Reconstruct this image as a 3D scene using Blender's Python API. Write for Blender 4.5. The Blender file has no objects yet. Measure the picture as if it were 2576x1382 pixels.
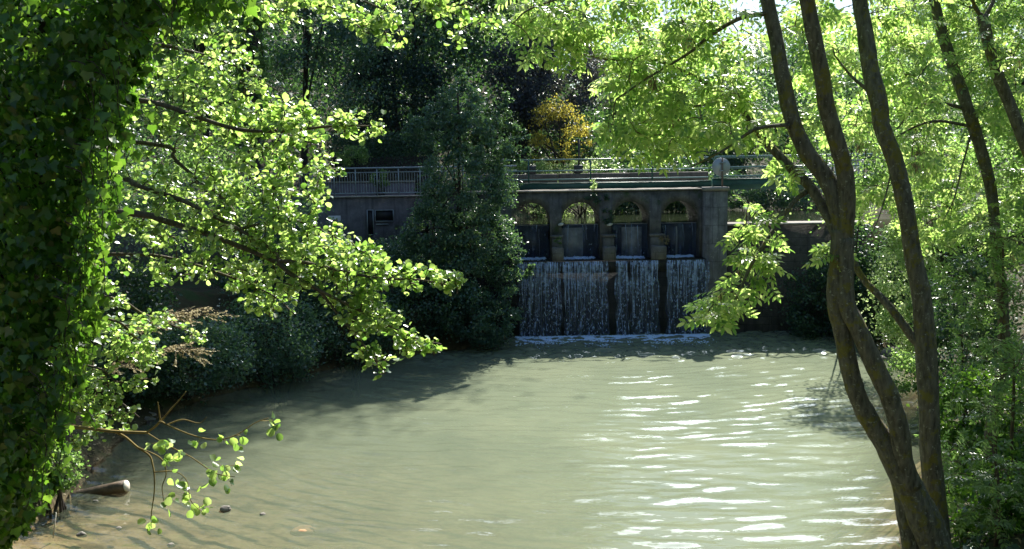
import bpy, math, random
import numpy as np
from mathutils import Vector
rad = math.radians
scene = bpy.context.scene
COL = scene.collection
rng = np.random.default_rng(7)
random.seed(7)

# ------------------------------------------------------------------ camera
F, U0, V0 = 2300.0, 1288.0, 691.0          # focal length and centre in photo pixels (2576 wide)
EYE = np.array([0.0, 0.0, 5.0]); PITCH = math.atan((691-430)/F); ROLL = rad(0.9)
fwd = np.array([0, math.cos(PITCH), -math.sin(PITCH)])
up0 = np.array([0, math.sin(PITCH), math.cos(PITCH)]); rt0 = np.array([1.0, 0, 0])
rt = math.cos(ROLL)*rt0 - math.sin(ROLL)*up0
up = math.sin(ROLL)*rt0 + math.cos(ROLL)*up0
cam_d = bpy.data.cameras.new('camera'); cam = bpy.data.objects.new('camera', cam_d); COL.objects.link(cam)
cam_d.sensor_width = 36; cam_d.lens = 36*F/2576; cam_d.clip_end = 600; cam_d.clip_start = 0.05
from mathutils import Matrix
M = Matrix(((rt[0], up[0], -fwd[0], EYE[0]), (rt[1], up[1], -fwd[1], EYE[1]), (rt[2], up[2], -fwd[2], EYE[2]), (0, 0, 0, 1)))
cam.matrix_world = M
scene.camera = cam

def W(u, v, Y):                              # photo point at world depth Y
    d = fwd + (u-U0)/F*rt - (v-V0)/F*up
    return EYE + d*(Y/d[1])
def G(u, v, z=0.0):                          # photo point on the level z
    d = fwd + (u-U0)/F*rt - (v-V0)/F*up
    return EYE + d*((z-EYE[2])/d[2])

# ------------------------------------------------------------------ light
SUN_EL, SUN_AZ = rad(47), rad(18)            # azimuth clockwise from +Y
world = bpy.data.worlds.new('World'); scene.world = world; world.use_nodes = True
wn = world.node_tree.nodes; wl = world.node_tree.links
sky = wn.new('ShaderNodeTexSky'); sky.sky_type = 'NISHITA'; sky.sun_disc = False
sky.sun_elevation = SUN_EL; sky.sun_rotation = SUN_AZ; sky.air_density = 1.3; sky.dust_density = 0.8; sky.ozone_density = 4.0
bg = wn['Background']; bg.inputs['Strength'].default_value = 0.066
wl.new(sky.outputs[0], bg.inputs['Color'])
# bright cloud patch added out of view so ripples reflect white streaks
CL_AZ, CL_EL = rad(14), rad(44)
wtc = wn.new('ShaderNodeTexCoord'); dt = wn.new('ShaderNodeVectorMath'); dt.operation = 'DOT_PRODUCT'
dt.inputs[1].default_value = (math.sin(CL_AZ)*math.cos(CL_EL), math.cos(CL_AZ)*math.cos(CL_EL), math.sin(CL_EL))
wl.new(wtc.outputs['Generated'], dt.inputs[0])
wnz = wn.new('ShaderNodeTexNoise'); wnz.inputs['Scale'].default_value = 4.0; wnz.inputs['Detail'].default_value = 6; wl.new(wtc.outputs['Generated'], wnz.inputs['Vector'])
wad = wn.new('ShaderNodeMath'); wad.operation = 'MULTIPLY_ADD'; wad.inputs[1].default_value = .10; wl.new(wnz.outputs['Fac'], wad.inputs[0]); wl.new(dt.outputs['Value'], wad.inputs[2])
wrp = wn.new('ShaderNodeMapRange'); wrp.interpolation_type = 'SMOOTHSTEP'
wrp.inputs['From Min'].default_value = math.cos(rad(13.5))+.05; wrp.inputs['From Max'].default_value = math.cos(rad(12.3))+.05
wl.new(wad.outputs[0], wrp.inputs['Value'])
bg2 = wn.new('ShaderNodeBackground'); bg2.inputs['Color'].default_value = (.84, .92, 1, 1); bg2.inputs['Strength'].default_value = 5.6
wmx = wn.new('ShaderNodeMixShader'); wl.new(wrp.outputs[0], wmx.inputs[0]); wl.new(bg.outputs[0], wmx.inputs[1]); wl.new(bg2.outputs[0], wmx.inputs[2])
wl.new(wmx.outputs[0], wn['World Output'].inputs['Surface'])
sl = bpy.data.lights.new('sun', 'SUN'); sl.energy = 5.0; sl.angle = rad(0.5); sl.color = (1.0, 0.95, 0.86)
so = bpy.data.objects.new('sun', sl); COL.objects.link(so)
sdir = Vector((math.sin(SUN_AZ)*math.cos(SUN_EL), math.cos(SUN_AZ)*math.cos(SUN_EL), math.sin(SUN_EL)))
so.rotation_euler = sdir.to_track_quat('Z', 'Y').to_euler(); so.location = (10, 30, 40)
vs = scene.view_settings
vs.view_transform = 'Standard'; vs.look = 'None'; vs.gamma = 1; vs.exposure = 1.42; vs.use_curve_mapping = False
scene.cycles.max_bounces = 8; scene.cycles.diffuse_bounces = 3; scene.cycles.glossy_bounces = 3
scene.cycles.transmission_bounces = 6; scene.cycles.transparent_max_bounces = 12
scene.cycles.caustics_reflective = False; scene.cycles.caustics_refractive = False
scene.cycles.sample_clamp_indirect = 4.0

# ------------------------------------------------------------------ helpers
def base_of(o):
    p = np.zeros(3)
    while o is not None:
        p = p + np.array(o.location); o = o.parent
    return p
def tag(o, label=None, cat=None, group=None, kind=None):
    if label: o['label'] = label
    if cat: o['category'] = cat
    if group: o['group'] = group
    if kind: o['kind'] = kind
    return o
def thing(name, label, cat, loc, group=None):
    o = bpy.data.objects.new(name, None); COL.objects.link(o); o.location = [float(c) for c in loc]
    o.empty_display_size = 0.3
    return tag(o, label, cat, group)
def mesh_obj(name, V, loops, sizes, mat, parent=None, smooth=False):
    V = np.asarray(V, dtype=np.float64).reshape(-1, 3)
    if parent is not None: V = V - base_of(parent)
    me = bpy.data.meshes.new(name)
    loops = np.asarray(loops, dtype=np.int32).ravel(); sizes = np.asarray(sizes, dtype=np.int32)
    me.vertices.add(len(V)); me.vertices.foreach_set('co', V.astype(np.float32).ravel())
    me.loops.add(len(loops)); me.loops.foreach_set('vertex_index', loops)
    st = np.zeros(len(sizes), dtype=np.int32); st[1:] = np.cumsum(sizes)[:-1]
    me.polygons.add(len(sizes)); me.polygons.foreach_set('loop_start', st)
    me.update(calc_edges=True); me.validate()
    if smooth: me.polygons.foreach_set('use_smooth', np.ones(len(me.polygons), dtype=bool))
    me.materials.append(mat)
    o = bpy.data.objects.new(name, me); COL.objects.link(o)
    if parent is not None: o.parent = parent
    return o
def nrm(a):
    return a/np.maximum(np.linalg.norm(a, axis=-1, keepdims=True), 1e-9)

class MB:                                    # collects boxes, tubes and polygons into one mesh
    def __init__(s): s.V = []; s.L = []; s.S = []; s.n = 0
    def add(s, V, faces):
        V = np.asarray(V, float)
        for f in faces:
            s.L.extend([i+s.n for i in f]); s.S.append(len(f))
        s.V.append(V); s.n += len(V)
    def box(s, x0, x1, y0, y1, z0, z1, bev=0.0):
        if bev <= 0:
            V = [(x0,y0,z0),(x1,y0,z0),(x1,y1,z0),(x0,y1,z0),(x0,y0,z1),(x1,y0,z1),(x1,y1,z1),(x0,y1,z1)]
            s.add(V, [(0,3,2,1),(4,5,6,7),(0,1,5,4),(1,2,6,5),(2,3,7,6),(3,0,4,7)])
        else:
            b = bev
            def ring(z, i): return [(x0+i,y0+i+b*0,z),(x1-i,y0+i,z),(x1-i,y1-i,z),(x0+i,y1-i,z)]
            V = ring(z0, b)+ring(z0+b, 0)+ring(z1-b, 0)+ring(z1, b)
            fs = [(3,2,1,0),(12,13,14,15)]
            for k in range(3):
                for j in range(4): fs.append((k*4+j, k*4+(j+1)%4, k*4+4+(j+1)%4, k*4+4+j))
            s.add(V, fs)
    def bar(s, p, q, w, h):                   # rectangular bar, h is upright
        p = np.array(p, float); q = np.array(q, float); d = nrm(q-p)
        a = np.cross(d, [0, 0, 1.0])
        if np.linalg.norm(a) < 1e-3: a = np.array([1.0, 0, 0])
        a = nrm(a)*w/2; b = nrm(np.cross(a, d))*h/2
        V = [p-a-b, p+a-b, p+a+b, p-a+b, q-a-b, q+a-b, q+a+b, q-a+b]
        s.add(V, [(3,2,1,0),(4,5,6,7),(0,1,5,4),(1,2,6,5),(2,3,7,6),(3,0,4,7)])
    def tube(s, path, r, sides=6, caps=True, jitter=0.0):
        P = np.asarray(path, float); n = len(P)
        r = np.broadcast_to(np.asarray(r, float), (n,))
        T = np.gradient(P, axis=0); T = nrm(T)
        ref = np.array([0.0, 0.0, 1.0]) if abs(T[0, 2]) < .9 else np.array([1.0, 0, 0])
        V = []; a = nrm(np.cross(T[0], ref))
        ang = np.arange(sides)*2*math.pi/sides
        for i in range(n):
            a = nrm(a - T[i]*np.dot(a, T[i])); b = np.cross(T[i], a)
            rr = r[i]*(1+jitter*rng.standard_normal(sides)) if jitter else r[i]*np.ones(sides)
            V.append(P[i] + (np.cos(ang)*rr)[:, None]*a + (np.sin(ang)*rr)[:, None]*b)
        V = np.concatenate(V); fs = []
        for i in range(n-1):
            for j in range(sides):
                k = (j+1) % sides
                fs.append((i*sides+j, i*sides+k, (i+1)*sides+k, (i+1)*sides+j))
        if caps: fs.append(tuple(range(sides-1, -1, -1))); fs.append(tuple(range((n-1)*sides, n*sides)))
        s.add(V, fs)
    def build(s, name, mat, parent=None, smooth=False):
        if not s.V: return None
        return mesh_obj(name, np.concatenate(s.V), s.L, s.S, mat, parent, smooth)

def spline(P, n):                            # Catmull-Rom through P (any width)
    P = np.asarray(P, float); m = len(P)
    if m == 2: 
        t = np.linspace(0, 1, n)[:, None]; return P[0]*(1-t)+P[1]*t
    E = np.vstack([2*P[0]-P[1], P, 2*P[-1]-P[-2]])
    t = np.linspace(0, m-1, n); i = np.minimum(t.astype(int), m-2); f = (t-i)[:, None]
    p0, p1, p2, p3 = E[i], E[i+1], E[i+2], E[i+3]
    return .5*((2*p1)+(-p0+p2)*f+(2*p0-5*p1+4*p2-p3)*f**2+(-p0+3*p1-3*p2+p3)*f**3)

# value noise (numpy) for shapes
_tab = rng.random((64, 64, 64))
def noise3(x, y, z):
    x, y, z = np.broadcast_arrays(np.asarray(x, float), np.asarray(y, float), np.asarray(z, float))
    xi = np.floor(x).astype(int); yi = np.floor(y).astype(int); zi = np.floor(z).astype(int)
    fx = x-xi; fy = y-yi; fz = z-zi
    fx = fx*fx*(3-2*fx); fy = fy*fy*(3-2*fy); fz = fz*fz*(3-2*fz)
    def g(a, b, c): return _tab[(xi+a) % 64, (yi+b) % 64, (zi+c) % 64]
    def l(a, b, t): return a+(b-a)*t
    return l(l(l(g(0,0,0), g(1,0,0), fx), l(g(0,1,0), g(1,1,0), fx), fy), l(l(g(0,0,1), g(1,0,1), fx), l(g(0,1,1), g(1,1,1), fx), fy), fz)*2-1

# ------------------------------------------------------------------ materials
def new_mat(name):
    m = bpy.data.materials.new(name); m.use_nodes = True; nt = m.node_tree
    for n in list(nt.nodes): nt.nodes.remove(n)
    out = nt.nodes.new('ShaderNodeOutputMaterial')
    return m, nt, out
def N(nt, t, **kw):
    n = nt.nodes.new(t)
    for k, v in kw.items(): setattr(n, k, v)
    return n
def ramp(nt, fac, stops):
    r = N(nt, 'ShaderNodeValToRGB'); e = r.color_ramp.elements
    while len(e) < len(stops): e.new(.5)
    for i, (p, c) in enumerate(stops):
        e[i].position = p; e[i].color = (c[0], c[1], c[2], 1)
    nt.links.new(fac, r.inputs[0]); return r
def noise_tex(nt, scale, detail=4, rough=.55, vec=None, stretch=None):
    t = N(nt, 'ShaderNodeTexNoise'); t.inputs['Scale'].default_value = scale
    t.inputs['Detail'].default_value = detail; t.inputs['Roughness'].default_value = rough
    if vec is None:
        tc = N(nt, 'ShaderNodeTexCoord'); vec = tc.outputs['Object']
    if stretch:
        mp = N(nt, 'ShaderNodeMapping'); mp.inputs['Scale'].default_value = stretch
        nt.links.new(vec, mp.inputs['Vector']); vec = mp.outputs[0]
    nt.links.new(vec, t.inputs['Vector']); return t

def leaf_mat(name, cols, trans, tfac=.5, rough=.42, spec=.5, coat=0.0):
    """cols: dark..light leaf colours picked per leaf; trans: light passed through a leaf."""
    m, nt, out = new_mat(name)
    geo = N(nt, 'ShaderNodeNewGeometry')
    cr = ramp(nt, geo.outputs['Random Per Island'], [(i/(len(cols)-1), c) for i, c in enumerate(cols)])
    tr = ramp(nt, geo.outputs['Random Per Island'], [(i/(len(trans)-1), c) for i, c in enumerate(trans)])
    p = N(nt, 'ShaderNodeBsdfPrincipled'); p.inputs['Roughness'].default_value = rough
    p.inputs['Specular IOR Level'].default_value = spec
    p.inputs['Coat Weight'].default_value = coat; p.inputs['Coat Roughness'].default_value = .3
    nt.links.new(cr.outputs[0], p.inputs['Base Color'])
    t = N(nt, 'ShaderNodeBsdfTranslucent'); nt.links.new(tr.outputs[0], t.inputs['Color'])
    mx = N(nt, 'ShaderNodeMixShader'); mx.inputs[0].default_value = tfac
    nt.links.new(p.outputs[0], mx.inputs[1]); nt.links.new(t.outputs[0], mx.inputs[2])
    nt.links.new(mx.outputs[0], out.inputs['Surface'])
    return m
def plain(name, col, rough=.6, metal=0.0, var=.25, scale=6.0, bump=.15, spec=.5):
    m, nt, out = new_mat(name)
    p = N(nt, 'ShaderNodeBsdfPrincipled'); p.inputs['Roughness'].default_value = rough; p.inputs['Metallic'].default_value = metal
    p.inputs['Specular IOR Level'].default_value = spec
    t = noise_tex(nt, scale, 6)
    c = np.array(col); r = ramp(nt, t.outputs['Fac'], [(.3, c*(1-var)), (.7, np.minimum(c*(1+var), 1))])
    nt.links.new(r.outputs[0], p.inputs['Base Color'])
    if bump:
        b = N(nt, 'ShaderNodeBump'); b.inputs['Strength'].default_value = bump; b.inputs['Distance'].default_value = .02
        nt.links.new(t.outputs['Fac'], b.inputs['Height']); nt.links.new(b.outputs[0], p.inputs['Normal'])
    nt.links.new(p.outputs[0], out.inputs['Surface']); return m

def bark_mat(name, base, dark, lichen, moss, lich=.56):
    m, nt, out = new_mat(name)
    p = N(nt, 'ShaderNodeBsdfPrincipled'); p.inputs['Roughness'].default_value = .9; p.inputs['Specular IOR Level'].default_value = .2
    a = noise_tex(nt, 26, 6, .6, stretch=(1, 1, .25))
    c1 = ramp(nt, a.outputs['Fac'], [(.3, dark), (.7, base)])
    b = noise_tex(nt, 24, 6, .7)
    f1 = ramp(nt, b.outputs['Fac'], [(lich, (0, 0, 0)), (lich+.03, (1, 1, 1))])
    m1 = N(nt, 'ShaderNodeMixRGB'); nt.links.new(f1.outputs[0], m1.inputs[0]); nt.links.new(c1.outputs[0], m1.inputs[1]); m1.inputs[2].default_value = (*lichen, 1)
    c = noise_tex(nt, 5.5, 8, .72)
    f2 = ramp(nt, c.outputs['Fac'], [(.53, (0, 0, 0)), (.59, (.75, .75, .75))])
    m2 = N(nt, 'ShaderNodeMixRGB'); nt.links.new(f2.outputs[0], m2.inputs[0]); nt.links.new(m1.outputs[0], m2.inputs[1]); m2.inputs[2].default_value = (*moss, 1)
    nt.links.new(m2.outputs[0], p.inputs['Base Color'])
    bp = N(nt, 'ShaderNodeBump'); bp.inputs['Strength'].default_value = 1.0; bp.inputs['Distance'].default_value = .035
    nt.links.new(a.outputs['Fac'], bp.inputs['Height']); nt.links.new(bp.outputs[0], p.inputs['Normal'])
    nt.links.new(p.outputs[0], out.inputs['Surface']); return m

def stone_mat(name, lo, hi, moss, spots, blocks=None, mossy=.56):
    m, nt, out = new_mat(name)
    p = N(nt, 'ShaderNodeBsdfPrincipled'); p.inputs['Roughness'].default_value = .85; p.inputs['Specular IOR Level'].default_value = .3
    tc = N(nt, 'ShaderNodeTexCoord')
    a = noise_tex(nt, 3.0, 8, .65, tc.outputs['Object'])
    col = ramp(nt, a.outputs['Fac'], [(.3, lo), (.72, hi)]).outputs[0]
    h = a.outputs['Fac']
    if blocks:
        sw = N(nt, 'ShaderNodeSeparateXYZ'); nt.links.new(tc.outputs['Object'], sw.inputs[0])
        cb = N(nt, 'ShaderNodeCombineXYZ'); nt.links.new(sw.outputs[0], cb.inputs[0]); nt.links.new(sw.outputs[2], cb.inputs[1])
        br = N(nt, 'ShaderNodeTexBrick'); br.inputs['Scale'].default_value = 1; br.inputs['Brick Width'].default_value = blocks[0]
        br.inputs['Row Height'].default_value = blocks[1]; br.inputs['Mortar Size'].default_value = .014; br.inputs['Mortar Smooth'].default_value = .4
        br.inputs['Color1'].default_value = (.82, .82, .82, 1); br.inputs['Color2'].default_value = (1.1, 1.08, 1.05, 1); br.inputs['Mortar'].default_value = (.6, .6, .6, 1)
        nz = noise_tex(nt, 2.5, 3, .6, cb.outputs[0]); ad = N(nt, 'ShaderNodeMixRGB'); ad.blend_type = 'ADD'; ad.inputs[0].default_value = .06
        nt.links.new(cb.outputs[0], ad.inputs[1]); nt.links.new(nz.outputs['Color'], ad.inputs[2]); nt.links.new(ad.outputs[0], br.inputs['Vector'])
        mu = N(nt, 'ShaderNodeMixRGB'); mu.blend_type = 'MULTIPLY'; mu.inputs[0].default_value = 1
        nt.links.new(col, mu.inputs[1]); nt.links.new(br.outputs['Color'], mu.inputs[2]); col = mu.outputs[0]
    sk = noise_tex(nt, 1.0, 6, .7, tc.outputs['Object'], stretch=(7, 7, .6))
    fs_ = ramp(nt, sk.outputs['Fac'], [(.52, (0, 0, 0)), (.66, (.55, .55, .55))])
    ms = N(nt, 'ShaderNodeMixRGB'); nt.links.new(fs_.outputs[0], ms.inputs[0]); nt.links.new(col, ms.inputs[1]); ms.inputs[2].default_value = (lo[0]*.4, lo[1]*.4, lo[2]*.4, 1); col = ms.outputs[0]
    b = noise_tex(nt, 14, 5, .7, tc.outputs['Object'])
    f1 = ramp(nt, b.outputs['Fac'], [(.63, (0, 0, 0)), (.68, (.7, .7, .7))])
    m1 = N(nt, 'ShaderNodeMixRGB'); nt.links.new(f1.outputs[0], m1.inputs[0]); nt.links.new(col, m1.inputs[1]); m1.inputs[2].default_value = (*spots, 1)
    c = noise_tex(nt, 1.3, 6, .65, tc.outputs['Object'])
    f2 = ramp(nt, c.outputs['Fac'], [(mossy, (0, 0, 0)), (mossy+.1, (.85, .85, .85))])
    m2 = N(nt, 'ShaderNodeMixRGB'); nt.links.new(f2.outputs[0], m2.inputs[0]); nt.links.new(m1.outputs[0], m2.inputs[1]); m2.inputs[2].default_value = (*moss, 1)
    nt.links.new(m2.outputs[0], p.inputs['Base Color'])
    bp = N(nt, 'ShaderNodeBump'); bp.inputs['Strength'].default_value = .6; bp.inputs['Distance'].default_value = .03
    nt.links.new(b.outputs['Fac'], bp.inputs['Height']); nt.links.new(bp.outputs[0], p.inputs['Normal'])
    nt.links.new(p.outputs[0], out.inputs['Surface']); return m

LM = {
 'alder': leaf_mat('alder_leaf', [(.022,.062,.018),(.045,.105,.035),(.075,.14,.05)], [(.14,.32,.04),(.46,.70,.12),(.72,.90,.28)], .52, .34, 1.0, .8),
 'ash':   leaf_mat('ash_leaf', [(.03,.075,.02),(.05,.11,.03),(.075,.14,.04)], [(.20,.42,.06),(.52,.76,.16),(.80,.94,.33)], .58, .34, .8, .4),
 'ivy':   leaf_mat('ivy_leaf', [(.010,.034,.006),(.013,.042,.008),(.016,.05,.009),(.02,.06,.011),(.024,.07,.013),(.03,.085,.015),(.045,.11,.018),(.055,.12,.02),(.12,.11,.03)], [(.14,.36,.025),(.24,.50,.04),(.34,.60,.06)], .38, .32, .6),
 'bluish':leaf_mat('shade_blue_leaf', [(.038,.086,.074),(.058,.12,.10),(.09,.165,.135)], [(.10,.22,.06),(.16,.30,.08),(.22,.4,.1)], .35, .34, .8),  # blue of the shade is put into these leaf colours
 'dark':  leaf_mat('dark_leaf', [(.024,.056,.040),(.036,.082,.054),(.06,.115,.07)], [(.06,.14,.03),(.09,.2,.04),(.14,.28,.05)], .3, .4, .6),  # darker copy, used to put shade into the colour of shaded shrubs
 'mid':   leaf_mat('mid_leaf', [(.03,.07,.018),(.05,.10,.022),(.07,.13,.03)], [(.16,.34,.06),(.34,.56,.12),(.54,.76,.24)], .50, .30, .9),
 'bright':leaf_mat('bright_leaf', [(.05,.10,.02),(.08,.14,.03),(.11,.17,.045)], [(.36,.58,.14),(.62,.80,.30),(.82,.94,.54)], .60, .32, .8),  # paler copy, puts sunshine into the colour of sunlit bushes
 'yellow':leaf_mat('yellow_leaf', [(.10,.10,.02),(.20,.17,.03),(.15,.16,.03)], [(.4,.36,.05),(.78,.66,.10),(.64,.62,.12)], .5, .5, .4),
 'copper':leaf_mat('copper_leaf', [(.036,.042,.066),(.048,.058,.085),(.07,.085,.11)], [(.10,.09,.08),(.14,.15,.1),(.2,.2,.12)], .3, .4, .6),
 'needle':leaf_mat('needle', [(.014,.03,.026),(.02,.045,.036),(.03,.06,.045)], [(.03,.07,.04),(.05,.1,.05),(.06,.12,.06)], .2, .5, .4),
 'straw': leaf_mat('straw', [(.26,.22,.12),(.36,.31,.18),(.45,.40,.25)], [(.3,.26,.14),(.4,.34,.2),(.5,.44,.28)], .35, .6, .3),
 'brown': leaf_mat('dry_leaf', [(.15,.12,.06),(.24,.19,.10),(.32,.26,.15)], [(.20,.16,.08),(.28,.22,.12),(.34,.28,.16)], .3, .6, .3),
}
BARK = bark_mat('ash_bark', (.19,.175,.135), (.05,.046,.035), (.30,.30,.24), (.17,.15,.025), .60)
TWIG = plain('twig_bark', (.10,.075,.05), .85, 0, .35, 20, .3, .2)
DARKBARK = plain('dark_bark', (.05,.042,.036), .9, 0, .4, 12, .5, .2)
PALETWIG = plain('mossy_twig', (.20,.15,.05), .85, 0, .4, 9, .3, .2)

# ------------------------------------------------------------------ leaves
def tm(verts, faces): return np.array(verts, float), faces
T_DIAMOND = tm([(0,0,0),(-.34,.45,.09),(0,1,0),(.34,.45,.09)], [(0,2,1),(0,3,2)])
T_ALDER = tm([(0,-.22,.0),(0,0,0),(-.30,.16,.08),(-.44,.5,.15),(-.33,.85,.06),(0,.93,-.12),(.30,.16,.08),(.44,.5,.15),(.33,.85,.06),(.02,-.22,0)],
             [(1,5,4,3,2),(1,6,7,8,5),(0,9,1)])
T_IVY = tm([(0,0,0),(-.40,-.06,.04),(-.56,.34,.07),(-.28,.48,.05),(0,1,-.06),(.40,-.06,.04),(.56,.34,.07),(.28,.48,.05)],
           [(0,4,3,2,1),(0,5,6,7,4)])
def _ash():
    V = []; Fc = []
    def leaflet(px, py, ang, L, dz):
        b = len(V); ca, sa = math.cos(ang), math.sin(ang)
        for (x, y, z) in [(0,0,0),(-.20,.32,.03),(-.19,.66,.02),(0,1,-.08),(.19,.66,.02),(.20,.32,.03)]:
            X, Y_ = x*L, y*L
            V.append((px+X*ca+Y_*sa, py-X*sa+Y_*ca, dz*y+z*L))
        Fc.extend([(b,b+3,b+2,b+1),(b,b+5,b+4,b+3)])
    for t in (.34, .58, .82):
        leaflet(.01, t, rad(58), .34, -.05); leaflet(-.01, t, rad(-58), .34, -.05)
    leaflet(0, .86, 0, .38, -.05)
    b = len(V); V.extend([(-.008,0,0),(.008,0,0),(.006,.9,0),(-.006,.9,0)]); Fc.append((b,b+1,b+2,b+3))
    return tm(V, Fc)
T_ASH = _ash()

def leaf_obj(name, P, D, Nn, S, tmpl, mat, parent):
    P = np.asarray(P, float); D = nrm(np.asarray(D, float)); Nn = np.asarray(Nn, float)
    Nn = nrm(Nn - D*np.sum(Nn*D, axis=1, keepdims=True)); X = np.cross(D, Nn)
    tv, tf = tmpl; n, k = len(P), len(tv)
    S = np.broadcast_to(np.asarray(S, float), (n,))[:, None, None]
    V = P[:, None, :] + S*(tv[None, :, 0, None]*X[:, None, :] + tv[None, :, 1, None]*D[:, None, :] + tv[None, :, 2, None]*Nn[:, None, :])
    li = np.concatenate([np.array(f) for f in tf]); sz = np.array([len(f) for f in tf])
    L = (li[None, :] + (np.arange(n)*k)[:, None]).ravel()
    return mesh_obj(name, V.reshape(-1, 3), L, np.tile(sz, n), mat, parent)

def rnd_dirs(n, bias=(0, 0, 0), spread=1.0):
    return nrm(rng.standard_normal((n, 3))*spread + np.array(bias))

class Grow:
    """attach twig ends to a skeleton, nearest first, so every spray hangs on a branch"""
    def __init__(s, paths, step=.12):
        pts = []
        for p in paths:
            p = np.asarray(p, float); L = np.sum(np.linalg.norm(np.diff(p, axis=0), axis=1))
            pts.append(spline(p, max(3, int(L/step))))
        s.nodes = np.concatenate(pts); s.twigs = []
    def run(s, targets, sag=.08, maxlen=2.2):
        T = np.asarray(targets, float)
        d = np.array([np.min(np.sum((s.nodes-t)**2, axis=1)) for t in T])
        for i in np.argsort(d):
            t = T[i]; dd = np.sum((s.nodes-t)**2, axis=1); j = int(np.argmin(dd)); L = math.sqrt(dd[j])
            a = s.nodes[j]
            if L > maxlen: a = t + (a-t)*maxlen/L*.999; L = maxlen
            if L < .05: a = a - np.array([0, 0, .06])
            mid = (a+t)/2 + np.array([0, 0, L*sag*1.5]) + rng.standard_normal(3)*L*.05
            q = spline([a, mid, t], max(4, int(L/.14)))
            s.twigs.append(q); s.nodes = np.concatenate([s.nodes, q[1:]])
        return s.twigs

def ell(cu, cv, ru, rv, y0, y1, n):          # points spread over a patch of the photo at depths y0..y1
    out = []
    while len(out) < n:
        a, b = rng.uniform(-1, 1, 2)
        if a*a+b*b > 1: continue
        out.append(W(cu+a*ru, cv+b*rv, rng.uniform(y0, y1)))
    return out

# ------------------------------------------------------------------ ground and water
YL = [2, 8, 12.4, 13.9, 17.7, 20.2, 21.9, 24, 25.9, 26.8, 28]
XL = [-6.2, -6.6, -7.1, -7.0, -7.6, -7.0, -5.7, -4.1, -1.0, -.2, -.1]
YR = [2, 9, 12, 14.9, 18, 22, 27, 28]
XR = [1.5, 3.5, 5.3, 6.9, 8.7, 9.9, 10.6, 10.6]
def gh(x, y):
    x = np.asarray(x, float); y = np.asarray(y, float)
    xl = np.interp(y, YL, XL); xr = np.interp(y, YR, XR)
    dl = xl-x; dr = x-xr
    nz = .12*noise3(x*.9, y*.9, 3.3)+.05*noise3(x*3, y*3, 7.7)
    depth = np.clip(.08+.10*(x-xl)+.07*(y-12.5), .05, 1.6)
    depth = np.minimum(depth, np.clip(.08+.7*np.maximum(-dr, 0), .05, 2))
    h = -depth + .25*nz
    bl = np.where(dl < 1.2, dl*.85+.02, 1.04+(dl-1.2)*.42); bl = np.minimum(bl, np.interp(y, [19, 23, 24.5], [3.2, 2.2, 1.5])+.03*np.maximum(dl, 0))+nz
    br = np.where(dr < 1.0, dr*.55+.02, .57+(dr-1)*.40); br = np.minimum(br, 2.6+.05*np.maximum(dr, 0))+nz
    h = np.where(dl > 0, np.maximum(h, bl), h); h = np.where(dr > 0, np.maximum(h, br), h)
    # upstream of the weir: a higher channel between level banks
    cl = np.interp(y, [28, 31, 33, 40, 60], [-.6, -.4, .9, 3.0, 3.0]); cr = np.interp(y, [28, 33, 60], [14, 13, 9])
    inch = (x > cl) & (x < cr)
    e = np.minimum(np.abs(x-cl), np.abs(x-cr))
    upst = np.where(inch, 3.32-np.clip(.4*e, .05, .8), 3.4+np.clip(.5*e, 0, .75))+.4*nz
    upst = upst + np.clip((y-50)*.42, 0, 40)*np.clip((14-x)/14, .25, 1)
    k = np.clip((y-28.3)/.35, 0, 1)
    left = x < -.4
    kl = np.clip((y-30.05)/.4, 0, 1)
    h2 = np.where(left, np.maximum(h, h*(1-kl)+upst*kl), h*(1-k)+upst*k)
    return np.where(y > 25, h2, h)

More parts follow.
